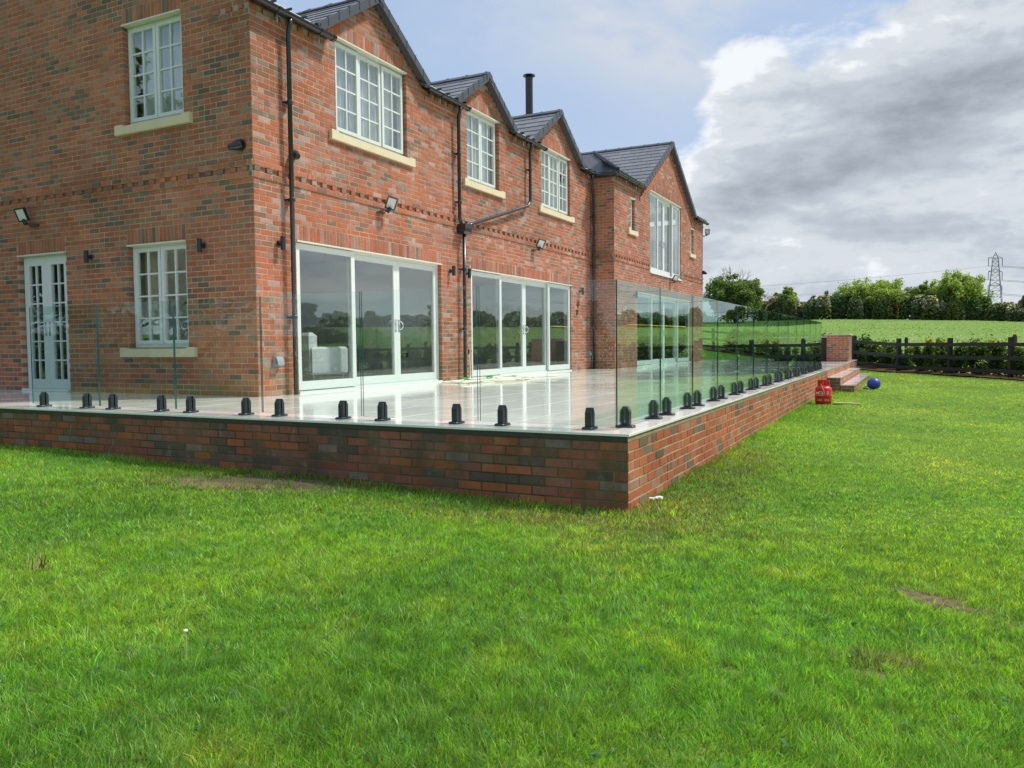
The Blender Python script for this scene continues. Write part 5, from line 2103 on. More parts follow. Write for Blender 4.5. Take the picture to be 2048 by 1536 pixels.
def patio(fr, op, n, mat, outer_proud, handles=True, name='patio_doors', zb=0.0):
    u0, u1, z0, z1 = op
    u0, u1 = u0 + 0.006, u1 - 0.006
    z0 = z0 + zb
    ins = 0.07
    mb = MB()
    ring_box(mb, fr, u0, u1, z0 + 0.002, z1 - 0.012, -ins - 0.11, -ins, 0.04, tb=0.05)
    win = mb.build(name, mat, house)
    mb = MB()
    mb.box(u0 - 0.004, u1 + 0.004, -ins, 0.025, z1 - 0.018, z1 + 0.002, T=fr)
    mb.build('drip_strip', M['upvc'], win)
    mb = MB()
    mb.box(u0, u1, -ins - 0.02, 0.01, z0 - 0.002, z0 + 0.028, T=fr)
    mb.build('threshold', mat, win)
    w = (u1 - u0 - 0.08) / n
    for k in range(n):
        a_, b_ = u0 + 0.04 + k * w, u0 + 0.04 + (k + 1) * w
        pr = k in outer_proud
        if pr:
            a2, b2 = a_ - (0.03 if k == 0 else 0.05), b_ + (0.03 if k == n - 1 else 0.05)
            d0, d1, za, zb2 = -ins - 0.005, -ins + 0.038, z0 + 0.045, z1 - 0.03
        else:
            a2, b2 = a_ + 0.001, b_ - 0.001
            d0, d1, za, zb2 = -ins - 0.075, -ins - 0.02, z0 + 0.055, z1 - 0.055
        mb = MB()
        ring_box(mb, fr, a2, b2, za, zb2, d0, d1, 0.085, tb=0.125)
        mb.build('door_leaf', mat, win)
        pane_obj(fr, a2 + 0.085, b2 - 0.085, za + 0.125, zb2 - 0.085, (d0 + d1) / 2, win)
    if handles:
        mid = 2 if n == 3 else n // 2
        u_ = u0 + 0.04 + mid * w
        for sgn in (-1, 1):
            handle(fr, u_ + sgn * 0.045, z0 + 1.02, -ins - 0.02, sgn, win)
    return win


patio(FF, OP_F[0], 3, M['paint'], (0,))
patio(FF, OP_F[1], 4, M['paint'], (0, 3))
patio(FW, OP_W[0], 4, M['paint'], (0, 3))
patio(FW, OP_W[2], 4, M['paint'], (0, 3), name='balcony_doors', zb=0.0)
mb = MB()
mb.box(OP_W[2][0] - 0.03, OP_W[2][1] + 0.03, -0.05, 0.04, 2.82, 2.848, T=FW)
mb.build('sill', M['paint'], house)

# french doors on the side
u0, u1, z0, z1 = OP_S[0]
mb = MB()
ring_box(mb, FS, u0 + 0.006, u1 - 0.006, 0.002, z1 - 0.012, -0.155, -0.085, 0.03)
fd = mb.build('french_doors', M['paint_side'], house)
mb = MB()
mb.box(u0, u1, -0.085, 0.022, z1 - 0.018, z1 + 0.002, T=FS)
mb.build('drip_strip', M['upvc'], fd)
mb = MB()
mb.box(u0 + 0.01, u1 - 0.01, -0.08, 0.03, 0.003, 0.035, T=FS)
mb.build('threshold', M['paint_side'], fd)
for k in range(2):
    w = (u1 - u0 - 0.08) / 2
    a_, b_ = u0 + 0.04 + k * w + 0.002, u0 + 0.04 + (k + 1) * w - 0.002
    za, zb = 0.04, z1 - 0.045
    mb = MB()
    st_ = 0.115
    d1 = -0.07
    mb.box(a_, a_ + st_, -0.12, d1, za, zb, T=FS)
    mb.box(b_ - st_, b_, -0.12, d1, za, zb, T=FS)
    mb.box(a_ + st_, b_ - st_, -0.12, d1, za, za + 0.15, T=FS)
    mb.box(a_ + st_, b_ - st_, -0.12, d1, zb - 0.125, zb, T=FS)
    iu0, iu1, iz0, iz1 = a_ + st_, b_ - st_, za + 0.15, zb - 0.125
    cw, rh = (iu1 - iu0) / 2, (iz1 - iz0) / 6
    mb.box(iu0 + cw - 0.011, iu0 + cw + 0.011, d1 - 0.042, d1 - 0.010, iz0, iz1, T=FS)
    for r_ in range(1, 6):
        for c_ in range(2):
            mb.box(iu0 + c_ * cw + (0.011 if c_ else 0), iu0 + (c_ + 1) * cw - (0.011 if not c_ else 0), d1 - 0.044, d1 - 0.012, iz0 + r_ * rh - 0.011, iz0 + r_ * rh + 0.011, T=FS)
    mb.build('door_leaf', M['paint_side'], fd)
    for c_ in range(2):
        for r_ in range(6):
            pane_obj(FS, iu0 + c_ * cw + (0.009 if c_ else 0), iu0 + (c_ + 1) * cw - (0 if c_ else 0.009), iz0 + r_ * rh + 0.009, iz0 + (r_ + 1) * rh - 0.009, d1 - 0.03, fd)
um = (u0 + u1) / 2
for sgn in (-1, 1):
    mb = MB()
    mb.box(um + sgn * 0.05 - 0.014, um + sgn * 0.05 + 0.014, -0.07, -0.062, 0.88, 1.10, T=FS)
    mb.tube([FS.p(um + sgn * 0.05, -0.06, 1.04), FS.p(um + sgn * 0.05, -0.02, 1.04), FS.p(um + sgn * 0.16, -0.015, 1.035)], 0.008, 8)
    mb.build('handle', M['chrome'], fd)


# ---- rooms
def room_box(name, x0, x1, y0, y1, z0, z1, mat):
    mb = MB()
    mb.box(x0, x1, y0, y1, z0, z1)
    return mb.build(name, mat, house)


xi = XF - 0.30
room_box('floor', -15.2, xi + 0.17, YF + 0.15, YW1 - 0.1, -0.03, 0.045, M['roomfloor'])
room_box('ceiling', -15.2, xi + 0.12, YF + 0.15, YW1 - 0.1, 2.45, 2.80, M['ceilm'])
room_box('attic_floor', -15.2, xi + 0.12, YF + 0.15, YW1 - 0.1, 5.40, 5.45, M['ceilm'])
for ya_, yb_ in ((YF + 0.15, 2.8), (7.0, 8.6), (14.0, 16.4), (22.6, YW1 - 0.1)):      # unseen back wall; wide gaps added to let daylight into the rooms
    room_box('room_wall', -12.1, -12.0, ya_, yb_, 0.05, 2.445, M['plaster'])
for ya_, yb_ in ((2.801, 6.999), (8.601, 13.999), (16.401, 22.599)):
    room_box('room_wall', -12.1, -12.0, ya_, yb_, 0.05, 0.5, M['plaster'])
    room_box('room_wall', -12.1, -12.0, ya_, yb_, 2.25, 2.445, M['plaster'])
room_box('room_wall', -10.1, -10.0, YF + 0.15, YW1 - 0.1, 2.81, 5.395, M['ceilm'])
for yy in (7.72, 15.2):
    room_box('room_wall', -11.99, xi + 0.1, yy, yy + 0.1, 0.05, 2.445, M['plaster'])
for yy in (6.9, 10.4, 15.2):
    room_box('room_wall', -9.99, xi + 0.1, yy, yy + 0.1, 2.81, 5.395, M['ceilm'])
room_box('room_wall', -9.3, -9.2, YF + 0.15, 5.0, 0.05, 2.445, M['plaster'])


# ------------------------------------------------------------------ curtains, furniture seen through the glass
def curtain(fr, u0, u1, z0, z1, d, mat, label, folds=9):
    mb = MB()
    n_ = folds * 6
    for k in range(n_ + 1):
        u_ = u0 + (u1 - u0) * k / n_
        dd = d + 0.025 * math.sin(k * math.pi / 3)
        for z_ in (z0, z1):
            mb.v.append(fr.p(u_, dd, z_))
    for k in range(n_):
        mb.f.append((2 * k, 2 * k + 2, 2 * k + 3, 2 * k + 1))
    mb.mi = [0] * len(mb.f)
    mb.c = [None] * len(mb.f)
    tag(mb.build('curtain', mat), label, 'curtain')


curtain(FF, 4.12, 5.95, 3.86, 5.33, -0.26, M['curtain'], 'white curtain behind the wide upstairs window nearest the house corner', 16)
curtain(FF, 8.06, 9.36, 3.86, 5.33, -0.26, M['curtain'], 'white curtain behind the two sash upstairs window', 11)
curtain(FF, 11.55, 13.2, 3.86, 5.33, -0.26, M['curtain'], 'white curtain behind the upstairs window nearest the wing', 14)
curtain(FS, -8.38, -7.22, 3.86, 5.33, -0.30, M['curtain'], 'pale curtain behind the upstairs window on the side wall', 10)
curtain(FS, -11.1, -9.8, 0.06, 2.25, -0.24, M['grey_fab'], 'dark curtain behind the French doors', 14)
curtain(FS, -8.75, -8.16, 0.55, 2.30, -0.30, M['curtain_c'], 'cream curtain at the left of the lower side window', 4)


def armchair(x, y, rz, mat, label, legs, w=0.72):
    root = put('armchair', None, None, (0, 0, 0))
    WLOC[root] = Vector((0, 0, 0))

    def rb(name, x0, x1, y0, y1, z0, z1, r=0.03):
        mb = MB()
        vs = []
        for z_, i_ in ((z0, r), (z0 + r, 0), (z1 - r, 0), (z1, r)):
            vs += [(x0 + i_, y0 + i_, z_), (x1 - i_, y0 + i_, z_), (x1 - i_, y1 - i_, z_), (x0 + i_, y1 - i_, z_)]
        fs_ = [(3, 2, 1, 0), (12, 13, 14, 15)]
        for l_ in range(3):
            for k in range(4):
                fs_.append((l_ * 4 + k, l_ * 4 + (k + 1) % 4, l_ * 4 + 4 + (k + 1) % 4, l_ * 4 + 4 + k))
        mb.add(vs, fs_)
        mb.build(name, mat, root)
    rb('seat', -w / 2 + 0.08, w / 2 - 0.08, -0.33, 0.25, 0.20, 0.44)
    rb('backrest', -w / 2 + 0.05, w / 2 - 0.05, 0.22, 0.38, 0.20, 0.84, 0.05)
    for s_ in (-1, 1):
        rb('armrest', min(s_ * w / 2, s_ * (w / 2 - 0.10)), max(s_ * w / 2, s_ * (w / 2 - 0.10)), -0.35, 0.36, 0.19, 0.62)
        for t_ in (-0.30, 0.30):
            mb = MB()
            mb.tube([(s_ * (w / 2 - 0.06), t_, 0.0), (s_ * (w / 2 - 0.06), t_, 0.21)], 0.014, 8)
            mb.build('leg', legs, root)
    root.location = (x, y, 0.046)
    root.rotation_euler = (0, 0, rz)
    tag(root, label, 'armchair')


armchair(-6.65, 4.30, R_(170), M['leather_w'], 'white leather armchair just inside the first patio doors', M['chrome'], 0.8)
armchair(-8.3, 5.8, R_(200), M['grey_fab'], 'dark armchair deeper inside the first patio doors', M['socket_black'], 0.9)
armchair(-8.7, 7.0, R_(150), M['grey_fab'], 'dark chair by the inner wall, left of the socket', M['socket_black'], 0.7)
sk = thing('wall_socket', (-7.3, 7.71, 0.49), 'black double wall socket on the inner wall, seen through glass', 'socket')
mb = MB()
mb.box(-7.42, -7.18, 7.706, 7.718, 0.44, 0.53)
mb.build('face_plate', M['socket_black'], sk)
mb = MB()
mb.box(-7.27, -7.21, 7.700, 7.705, 0.46, 0.51)
mb.build('plug', M['galv'], sk)
# vase with white flowers behind the lower side window
vz = thing('flower_vase', (-7.45, 2.75, 0.75), 'white flowers in a vase behind the lower side window', 'vase')
mb = MB()
mb.lathe([(0.05, 0), (0.075, 0.08), (0.06, 0.2), (0.035, 0.28), (0.045, 0.32)], (-7.45, 2.75, 0.75), 16)
mb.build('vase', M['leather_w'], vz, smooth=True)
P = np.array([-7.45, 2.75, 1.22]) + rng.normal(0, 1, (260, 3)) * np.array([0.13, 0.08, 0.10])
v, qd, c = leaf_quads(P, 0.03, leaf_colours(260, (0.75, 0.75, 0.72), 0.08, (0.10, 0.2, 0.05), 0.2))
put('flowers', np_mesh('flowers', v - np.array([-7.45, 2.75, 0.75]), quads=qd, mat=M['leaf'], fcol=c), vz, (-7.45, 2.75, 0.75))
mb = MB()
mb.box(-7.9, -7.1, 2.55, 2.95, 0.70, 0.748)
for a_ in (-7.87, -7.13):
    for b_ in (2.58, 2.92):
        mb.box(a_ - 0.02, a_ + 0.02, b_ - 0.02, b_ + 0.02, 0.046, 0.70)
tag(mb.build('side_table', M['wood']), 'small wooden table under the flower vase inside the side window', 'table')


# ------------------------------------------------------------------ lamps, cameras and boxes on the walls
def to_world(root, fr, u, z):
    root.location = fr.p(u, 0, z)
    root.rotation_euler = (0, 0, math.atan2(fr.N.y, fr.N.x))      # local +x points out of the wall


def wall_light():
    root = put('wall_light', None, None, (0, 0, 0))
    mb = MB()
    mb.tube([(0.0, 0, 0), (0.012, 0, 0)], 0.04, 16)
    mb.tube([(0.012, 0, 0), (0.05, 0, 0)], 0.018, 10)
    mb.build('wall_plate', M['spigot'], root, origin=(0, 0, 0))
    mb = MB()
    mb.lathe([(0.026, -0.088), (0.034, -0.09), (0.034, 0.09), (0.026, 0.088)], (0.08, 0, 0), 18)
    mb.build('lamp_body', M['spigot'], root, origin=(0, 0, 0))
    return root


wl = wall_light()
for k, (fr, u, z, lab) in enumerate((
        (FS, -9.26, 2.055, 'black up and down wall light between the French doors and the side window'),
        (FS, -6.88, 2.07, 'black up and down wall light between the side window and the house corner'),
        (FF, 2.80, 2.09, 'black wall light on the front, half behind the downpipe at the house corner'),
        (FF, 7.34, 2.07, 'black wall light left of the middle downpipe'),
        (FF, 7.93, 2.07, 'black wall light between the middle downpipe and the second patio doors'),
        (FF, 13.88, 2.06, 'black wall light above the hanging horseshoes'),
        (FW, 16.45, 2.07, 'black wall light on the wing, left of its patio doors'))):
    o = wl if k == 0 else dup(wl)
    to_world(o, fr, u, z)
    tag(o, lab, 'wall light', 'black cylinder wall lights on the house')


def floodlight(tilt, yaw, off=0.10, roll=-16):
    root = put('floodlight', None, None, (0, 0, 0))
    mb = MB()                    # U bracket
    mb.box(0.0, 0.012, -0.02, 0.10, -0.012, 0.012)
    mb.tube([(0.01, -0.10, -0.02), (0.14, 0.0, 0.02)], 0.008, 6)
    mb.tube([(0.01, 0.10, -0.02), (0.14, 0.0, 0.02)], 0.008, 6)
    mb.tube([(0.01, -0.10, -0.02), (0.01, 0.10, -0.02)], 0.010, 6)
    mb.tube([(0.13, off * 0.35, -0.01), (0.15, off * 0.85, 0.06)], 0.028, 10)
    mb.build('bracket', M['spigot'], root, origin=(0, 0, 0))
    Mx = Matrix.Translation((0.16, off, 0.14)) @ Matrix.Rotation(yaw, 4, 'Z') @ Matrix.Rotation(tilt, 4, 'Y') @ Matrix.Rotation(R_(roll), 4, 'X')
    mb = MB()
    for (x0, x1, y0, y1, z0, z1) in ((-0.03, 0.0, -0.085, 0.085, -0.105, 0.105), (0.0, 0.018, -0.085, -0.068, -0.105, 0.105), (0.0, 0.018, 0.068, 0.085, -0.105, 0.105),
                                     (0.0, 0.018, -0.068, 0.068, -0.105, -0.088), (0.0, 0.018, -0.068, 0.068, 0.088, 0.105)):
        mb.box(x0, x1, y0, y1, z0, z1)
    for k in range(6):
        mb.box(-0.05, -0.03, -0.07 + k * 0.026, -0.062 + k * 0.026, -0.09, 0.09)
    mb.v = [tuple(Mx @ Vector(v_)) for v_ in mb.v]
    mb.build('housing', M['spigot'], root, origin=(0, 0, 0))
    mb = MB()
    mb.box(0.001, 0.010, -0.067, 0.067, -0.087, 0.087)
    mb.v = [tuple(Mx @ Vector(v_)) for v_ in mb.v]
    mb.build('glass', M['led'], root, origin=(0, 0, 0))
    return root


f1 = floodlight(R_(28), R_(-52))
to_world(f1, FF, 5.15, 2.86)
tag(f1, 'black floodlight above the first patio doors', 'floodlight', 'black floodlights on the house walls')
for fr, u, z, lab in ((FF, 11.0, 2.84, 'black floodlight above the second patio doors'), (FW, 20.25, 2.68, 'black floodlight under the tall upper glazing of the wing'),
                      ):
    o = dup(f1)
    to_world(o, fr, u, z)
    tag(o, lab, 'floodlight', 'black floodlights on the house walls')
f2 = floodlight(R_(22), R_(22), -0.08, 8)
to_world(f2, FS, -10.58, 2.64)
tag(f2, 'black floodlight above the French doors', 'floodlight', 'black floodlights on the house walls')
f3 = floodlight(R_(4), R_(-88), 0.0, 0)
f3.location = (XW - 0.02, YW1 + 0.12, 4.76)
f3.rotation_euler = (0, 0, 0)
tag(f3, 'square floodlight at the far upper corner of the wing', 'floodlight', 'black floodlights on the house walls')


def security_camera():
    root = put('security_camera', None, None, (0, 0, 0))
    mb = MB()
    mb.tube([(0, 0, 0), (0.03, 0, 0)], [0.075, 0.070], 20)
    mb.build('base', M['black'], root, origin=(0, 0, 0))
    mb = MB()
    d_ = Vector((0.8, -0.45, -0.35)).normalized()
    a_ = Vector((0.03, 0, 0))
    mb.tube([a_, a_ + d_ * 0.05, a_ + d_ * 0.10, a_ + d_ * 0.16], [0.068, 0.066, 0.052, 0.036], 18)
    mb.build('dome', M['black'], root, smooth=False, origin=(0, 0, 0))
    return root


sc_ = security_camera()
to_world(sc_, FS, -6.13, 3.35)
tag(sc_, 'black security camera on the side wall near the house corner', 'camera', 'black turret security cameras')
o = dup(sc_)
to_world(o, FF, 3.12, 3.36)
tag(o, 'black security camera on the front, behind the corner downpipe', 'camera', 'black turret security cameras')
o = dup(sc_)
to_world(o, FW, 24.78, 3.36)
tag(o, 'black security camera at the far end of the wing', 'camera', 'black turret security cameras')


def outdoor_socket():
    root = put('outdoor_socket', None, None, (0, 0, 0))
    mb = MB()
    mb.box(0, 0.045, -0.065, 0.065, -0.07, 0.07)
    mb.box(0.045, 0.05, -0.06, 0.06, -0.065, -0.05)
    mb.build('box', M['grey_box'], root, origin=(0, 0, 0))
    mb = MB()
    n_ = 8
    for yy in (-0.062, 0.062):
        for k in range(n_ + 1):
            a_ = math.pi / 2 * k / n_
            mb.v.append((0.045 + 0.05 * math.sin(a_), yy, -0.05 + 0.115 * math.cos(a_)))
    for k in range(n_):
        mb.f.append((k, k + 1, k + n_ + 2, k + n_ + 1))
    mb.f.append(tuple(range(n_ + 1)))
    mb.f.append(tuple(range(2 * n_ + 1, n_, -1)))
    mb.mi = [0] * len(mb.f)
    mb.c = [None] * len(mb.f)
    mb.build('cover', M['grey_box'], root, origin=(0, 0, 0))
    return root


so = outdoor_socket()
to_world(so, FF, 2.70, 0.47)
tag(so, 'grey outdoor socket with curved cover by the house corner', 'socket', 'grey outdoor sockets')
o = dup(so)
to_world(o, FF, 14.42, 0.42)
tag(o, 'grey outdoor socket beside the downpipe near the wing', 'socket', 'grey outdoor sockets')
for k, (u, z, s_) in enumerate(((13.72, 1.72, 1.0), (13.66, 1.50, 0.8))):
    mb = MB()
    pts_ = []
    for i_ in range(13):
        a_ = math.pi + math.pi * i_ / 12
        pts_.append(FF.p(u + 0.055 * s_ * math.cos(a_), 0.012, z + 0.075 * s_ * math.sin(a_)))
    pts_ = [FF.p(u - 0.05 * s_, 0.012, z + 0.09 * s_)] + pts_ + [FF.p(u + 0.05 * s_, 0.012, z + 0.09 * s_)]
    mb.tube(pts_, 0.011, 6)
    tag(mb.build('horseshoe', M['rust']), ('larger' if k == 0 else 'smaller lower') + ' rusty horseshoe hung on the brick under the wall light', 'horseshoe', 'rusty horseshoes on the wall')

# ------------------------------------------------------------------ hose on the terrace
tap = thing('garden_tap', (XF, 7.86, 0.62), 'brass tap on the wall beside the middle downpipe', 'tap')
mb = MB()
mb.tube([(XF, 7.86, 0.64), (XF + 0.06, 7.86, 0.64), (XF + 0.08, 7.86, 0.58)], 0.011, 8)
mb.build('spout', simple('brass', (0.6, 0.36, 0.12), 0.3, 0.5, 0.8), tap)
mb = MB()
mb.tube([(XF + 0.08, 7.86, 0.59), (XF + 0.08, 7.86, 0.50)], 0.018, 8)
mb.build('hose_connector', M['black'], tap)


def spline(pts_, sub=8):
    o_ = []
    P_ = [Vector(p_) for p_ in pts_]
    for i_ in range(len(P_) - 1):
        p0, p1, p2, p3 = P_[max(i_ - 1, 0)], P_[i_], P_[i_ + 1], P_[min(i_ + 2, len(P_) - 1)]
        for k in range(sub):
            s_ = k / sub
            o_.append(0.5 * ((2 * p1) + (-p0 + p2) * s_ + (2 * p0 - 5 * p1 + 4 * p2 - p3) * s_ * s_ + (-p0 + 3 * p1 - 3 * p2 + p3) * s_ ** 3))
    o_.append(P_[-1])
    return o_


rnd = random.Random(5)
hp = [(XF + 0.08, 7.86, 0.50), (XF + 0.10, 7.87, 0.30), (XF + 0.12, 7.86, 0.06), (XF + 0.25, 7.75, 0.012)]
cxh, cyh = XF + 0.75, 7.65
for k in range(58):
    a_ = k * 0.62 + 0.4
    rx_, ry_ = 0.45 + rnd.uniform(-.16, .16), 1.15 + rnd.uniform(-.45, .35)
    hp.append((cxh + rx_ * math.cos(a_) * 0.9, cyh + ry_ * math.sin(a_) + 0.25 * math.sin(k * 0.13), 0.012 + 0.045 * (k / 58) * (0.5 + 0.5 * math.sin(a_ * 2.1))))
hp += [(XF + 0.9, 9.0, 0.02), (XF + 1.1, 9.6, 0.012), (XF + 1.0, 10.2, 0.012)]
hose = thing('garden_hose', (cxh, cyh, 0), 'tangled cream garden hose lying on the terrace below the tap', 'hose')
mb = MB()
mb.tube(spline(hp, 6), 0.011, 6)
mb.build('hose', M['hose_w'], hose, smooth=True)
hp = [(cxh - 0.3 + 0.28 * math.cos(a_), cyh - 0.15 + 0.4 * math.sin(a_), 0.05 + 0.03 * math.sin(2 * a_)) for a_ in [0.5 * k for k in range(15)]]
mb = MB()
mb.tube(spline(hp, 5), 0.013, 6)
tag(mb.build('hose_end', M['hose_g'], hose, smooth=True), 'green length of hose')

# ------------------------------------------------------------------ gas cylinder, board, ball
CX, CY = 0.31, 11.05
CZ = float(terrain(CX, CY)) + 0.002
cyl = thing('gas_cylinder', (CX, CY, CZ), 'red gas cylinder with collar standing on the lawn by the terrace wall', 'gas cylinder')
mb = MB()
rc = 0.155
mb.lathe([(rc - 0.02, 0.0), (rc - 0.012, 0.0), (rc - 0.010, 0.035), (rc - 0.002, 0.04), (rc, 0.05), (rc, 0.16), (rc + 0.003, 0.165), (rc + 0.003, 0.175), (rc, 0.18),
          (rc, 0.285), (rc - 0.008, 0.315), (rc - 0.028, 0.342), (rc - 0.06, 0.358), (0.03, 0.366)], (CX, CY, CZ), 40)
mb.build('body', M['red'], cyl, smooth=True)
mb = MB()      # collar with two hand openings
n_ = 48
for k in range(n_):
    a0_, a1_ = 2 * math.pi * k / n_, 2 * math.pi * (k + 1) / n_
    am = (math.degrees((a0_ + a1_) / 2)) % 360
    segs = [(0.335, 0.475)]
    if 268 < am < 296:
        segs = []
    elif 315 < am < 345 or 100 < am < 150:
        segs = [(0.335, 0.39), (0.44, 0.475)]
    for z0_, z1_ in segs:
        vs = []
        for rr2 in (0.112, 0.106):
            for a_ in (a0_, a1_):
                for z_ in (z0_, z1_):
                    vs.append((CX + rr2 * math.cos(a_), CY + rr2 * math.sin(a_), CZ + z_))
        mb.add(vs, [(0, 2, 3, 1), (4, 5, 7, 6), (0, 1, 5, 4), (2, 6, 7, 3), (1, 3, 7, 5), (0, 4, 6, 2)])
mb.build('collar', M['red'], cyl)
mb = MB()
mb.tube([(CX, CY, CZ + 0.36), (CX, CY, CZ + 0.43)], 0.02, 10)
mb.tube([(CX + 0.01, CY - 0.03, CZ + 0.41), (CX - 0.01, CY + 0.03, CZ + 0.41)], 0.018, 10)
mb.build('valve', M['chrome'], cyl)
mb = MB()
hose_p = [(CX - 0.03, CY - 0.05, CZ + 0.415), (CX - 0.035, CY - 0.115, CZ + 0.40), (CX + 0.0, CY - 0.165, CZ + 0.32), (CX + 0.03, CY - 0.17, CZ + 0.24),
          (CX + 0.01, CY - 0.172, CZ + 0.185), (CX - 0.06, CY - 0.168, CZ + 0.18), (CX - 0.15, CY - 0.15, CZ + 0.19)]
mb.tube(spline(hose_p, 6), 0.0065, 8)
mb.build('rubber_hose', M['hose_o'], cyl, smooth=True)
mb = MB()
mb.tube([(CX - 0.145, CY - 0.15, CZ + 0.19), (CX - 0.32, CY - 0.13, CZ + 0.205)], 0.009, 8)
mb.build('lance', M['white'], cyl)


def cyl_text(s_, a_deg, z_, size, mat, name='lettering'):
    """flat print wrapped on the cylinder: real letter outlines laid on its surface"""
    cu = bpy.data.curves.new('txt', 'FONT')
    cu.body = s_
    cu.size = size
    cu.align_x = 'CENTER'
    cu.resolution_u = 2
    ob = bpy.data.objects.new('txt', cu)
    col.objects.link(ob)
    me0 = bpy.data.meshes.new_from_object(ob.evaluated_get(bpy.context.evaluated_depsgraph_get()))
    bpy.data.objects.remove(ob)
    vs = []
    for v_ in me0.vertices:
        a_ = R_(a_deg) + v_.co.x / (rc + 0.001)
        vs.append((CX + (rc + 0.0012) * math.cos(a_), CY + (rc + 0.0012) * math.sin(a_), CZ + z_ + v_.co.y))
    mb = MB()
    mb.add(vs, [tuple(p_.vertices) for p_ in me0.polygons])
    mb.build(name, mat, cyl)


bpy.context.view_layer.update()
cyl_text('GAS', -112, 0.075, 0.05, M['white'])
cyl_text('6 kg', -62, 0.08, 0.05, M['white'])
mb = MB()       # badge: white label with dark bar, and a flame outline to its right


def patch(a0, a1, z0_, z1_, r_, mi):
    vs = []
    n2 = 8
    for k in range(n2 + 1):
        a_ = R_(a0 + (a1 - a0) * k / n2)
        for z_ in (z0_, z1_):
            vs.append((CX + r_ * math.cos(a_), CY + r_ * math.sin(a_), CZ + z_))
    mb.add(vs, [(2 * k, 2 * k + 2, 2 * k + 3, 2 * k + 1) for k in range(n2)], mi)


patch(-118, -88, 0.205, 0.255, rc + 0.001, 0)
patch(-150, -118, 0.21, 0.245, rc + 0.001, 0)
patch(-114, -93, 0.218, 0.243, rc + 0.0018, 1)
mb.build('badge', [M['white'], M['navy']], cyl)
mb = MB()
for sg, (a0, h0) in enumerate(((-57, 0.20),)):
    for ring2 in ((0.0, 0.055, 0.022), (0.0, 0.030, 0.010)):
        pass
fl_p = [(-57 + 7 * math.sin(t2), 0.225 + 0.028 * math.cos(t2) * (1.35 if math.cos(t2) > 0 else 0.8)) for t2 in [2 * math.pi * k / 20 for k in range(21)]]
mb.tube([(CX + (rc + 0.001) * math.cos(R_(a_)), CY + (rc + 0.001) * math.sin(R_(a_)), CZ + z_) for a_, z_ in fl_p], 0.0022, 4)
mb.tube([(CX + (rc + 0.001) * math.cos(R_(-57)), CY + (rc + 0.001) * math.sin(R_(-57)), CZ + 0.21), (CX + (rc + 0.001) * math.cos(R_(-57)), CY + (rc + 0.001) * math.sin(R_(-57)), CZ + 0.245)], [0.006, 0.001], 4)
mb.build('flame_mark', M['white'], cyl)

mb = MB()
bz = float(terrain(0.8, 11.1)) + 0.02
mb.box(0.50, 0.98, 11.0, 11.12, bz - 0.01, bz + 0.012)
bd = mb.build('wooden_board', M['wood'])
bd.rotation_euler = (0, 0.02, 0.08)
tag(bd, 'pale piece of wood lying on the grass beside the gas cylinder', 'board')

BX, BY = 0.99, 16.5
bzz = float(terrain(BX, BY))
ball = thing('play_ball', (BX, BY, bzz), 'deflated dark blue space hopper ball on the lawn by the steps', 'ball')
mb = MB()
nn1, nn2 = 20, 14
for i_ in range(nn2 + 1):
    ph = math.pi * i_ / nn2
    for k in range(nn1):
        th2 = 2 * math.pi * k / nn1
        d_ = Vector((math.sin(ph) * math.cos(th2), math.sin(ph) * math.sin(th2), math.cos(ph)))
        dent = 1 - 0.07 * math.exp(-((d_ - Vector((-0.3, -0.7, 0.5)).normalized()).length / 0.5) ** 2) + 0.015 * noise.noise(d_ * 3)
        zc2 = max(d_.z * 0.150 * dent, -0.128)
        mb.v.append((BX + d_.x * 0.160 * dent, BY + d_.y * 0.155 * dent, bzz + 0.128 + 0.012 + zc2))
for i_ in range(nn2):
    for k in range(nn1):
        mb.f.append((i_ * nn1 + k, (i_ + 1) * nn1 + k, (i_ + 1) * nn1 + (k + 1) % nn1, i_ * nn1 + (k + 1) % nn1))
mb.mi = [0] * len(mb.f)
mb.c = [None] * len(mb.f)
mb.build('body', M['blue'], ball, smooth=True)
mb = MB()
mb.tube(spline([(BX - 0.14, BY - 0.08, bzz + 0.075), (BX - 0.20, BY - 0.11, bzz + 0.055), (BX - 0.235, BY - 0.12, bzz + 0.03), (BX - 0.21, BY - 0.13, bzz + 0.018), (BX - 0.13, BY - 0.10, bzz + 0.03)], 5), 0.014, 8)
mb.build('handle', M['blue'], ball, smooth=True)

# ------------------------------------------------------------------ small things in the lawn
dx_, dy_ = -0.62, -3.47
dz_ = float(terrain(dx_, dy_))
dn = thing('dandelion_stalk', (dx_, dy_, dz_), 'single dried dandelion stalk with pale head in the front lawn', 'weed')
mb = MB()
mb.tube([(dx_, dy_, dz_), (dx_ + 0.003, dy_, dz_ + 0.08), (dx_ + 0.002, dy_, dz_ + 0.135)], [0.0022, 0.0018, 0.0015], 6)
mb.build('stem', M['straw'], dn)
mb = MB()
mb.lathe([(0.002, 0.134), (0.009, 0.139), (0.008, 0.144), (0.002, 0.147)], (dx_, dy_, dz_), 10)
mb.build('seed_head', M['seed'], dn)
tx_, ty_ = -2.37, -2.92
tz_ = float(terrain(tx_, ty_))
tf = thing('dead_weed', (tx_, ty_, tz_), 'clump of brown dead weed stalks at the left of the lawn', 'weed')
for _ in range(11):
    mb = MB()
    a_, b_ = tx_ + random.uniform(-.09, .09), ty_ + random.uniform(-.03, .03)
    h_ = random.uniform(0.04, 0.10)
    mb.tube([(a_, b_, tz_), (a_ + random.uniform(-.02, .02), b_ + random.uniform(-.02, .02), tz_ + h_)], [0.0035, 0.002], 5)
    mb.build('stalk', M['rust'] if random.random() < 0.6 else M['straw'], tf)
mb = MB()
lz = float(terrain(0.06, 0.5)) + 0.03
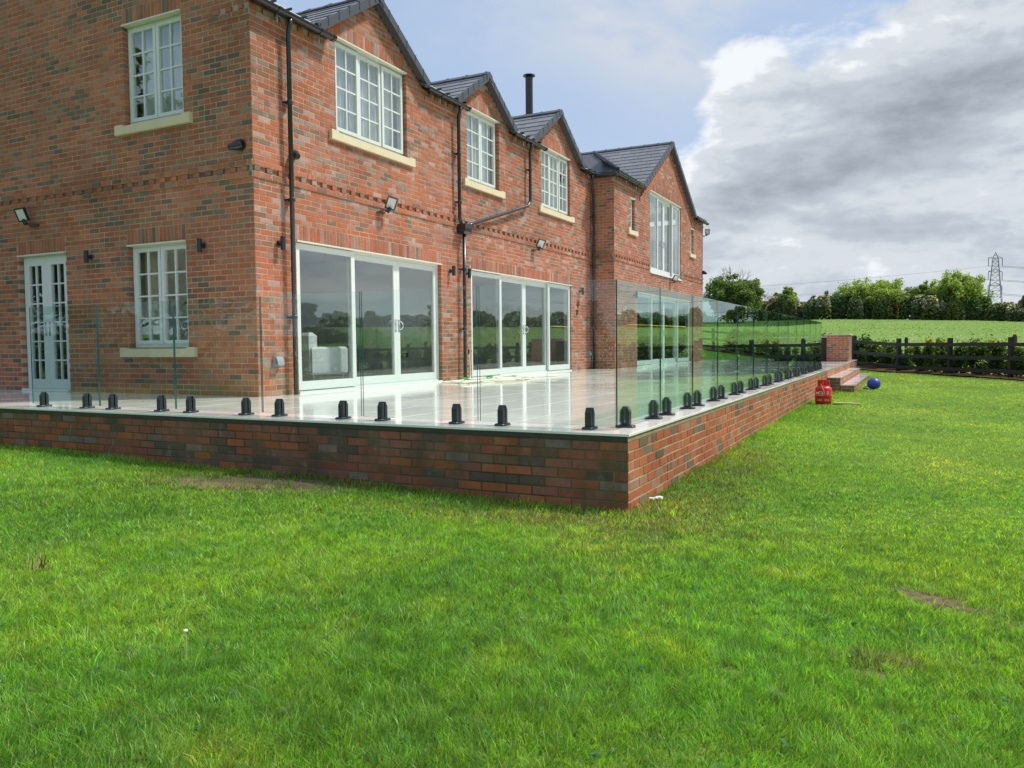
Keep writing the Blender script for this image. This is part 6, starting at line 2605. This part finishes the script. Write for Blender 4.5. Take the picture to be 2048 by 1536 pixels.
for k, (a_, b_, r_) in enumerate(((0.03, 0.47, 0.020), (0.075, 0.53, 0.028), (0.055, 0.50, 0.016))):
    for i_ in range(2):
        mb.lathe([(r_ * 0.2, -r_ * 0.5), (r_, -r_ * 0.2), (r_ * 0.9, r_ * 0.3), (r_ * 0.2, r_ * 0.5)], (a_ + i_ * 0.01, b_, lz), 8)
tag(mb.build('crumpled_tissue', M['white']), 'crumpled white scrap on the grass at the foot of the terrace wall', 'litter')

# broadleaf weeds (clover, dock) scattered in the near lawn as one mass
P = ring(420, 1.8, 6.0, -62, 8)
P = P[allowed(P[:, 0], P[:, 1], 0)]
V, Q, Cc = [], [], []
for px_, py_ in P[:260]:
    k_ = random.randint(4, 8)
    z_ = float(terrain(px_, py_))
    for i_ in range(k_):
        a_ = random.uniform(0, 6.28)
        L_ = random.uniform(0.012, 0.03)
        w_ = L_ * 0.35
        zz_ = z_ + random.uniform(0.015, 0.04)
        ca, sa = math.cos(a_), math.sin(a_)
        b_ = len(V)
        V += [(px_ + ca * 0.004, py_ + sa * 0.004, zz_ - 0.006), (px_ + ca * L_ * .55 - sa * w_, py_ + sa * L_ * .55 + ca * w_, zz_ + 0.004),
              (px_ + ca * L_, py_ + sa * L_, zz_), (px_ + ca * L_ * .55 + sa * w_, py_ + sa * L_ * .55 - ca * w_, zz_ + 0.004)]
        Q.append((b_, b_ + 1, b_ + 2, b_ + 3))
        Cc.append((0.075, 0.19, 0.045))
tag(put('lawn_weeds', np_mesh('lawn_weeds', np.array(V), quads=np.array(Q), mat=M['leaf'], fcol=np.array(Cc)), None, (0, 0, 0)), 'small broad leaved weeds scattered through the near lawn', 'weeds', kind='stuff')

scene.cycles.transparent_max_bounces = 24
scene.cycles.max_bounces = 10
scene.cycles.glossy_bounces = 6
open('/tmp/tri.txt', 'w').write(str(sum(len(m_.loops) - 2 * len(m_.polygons) for m_ in bpy.data.meshes)))
print('objects', len(bpy.data.objects), 'tris', sum(len(m_.loops) - 2 * len(m_.polygons) for m_ in bpy.data.meshes))
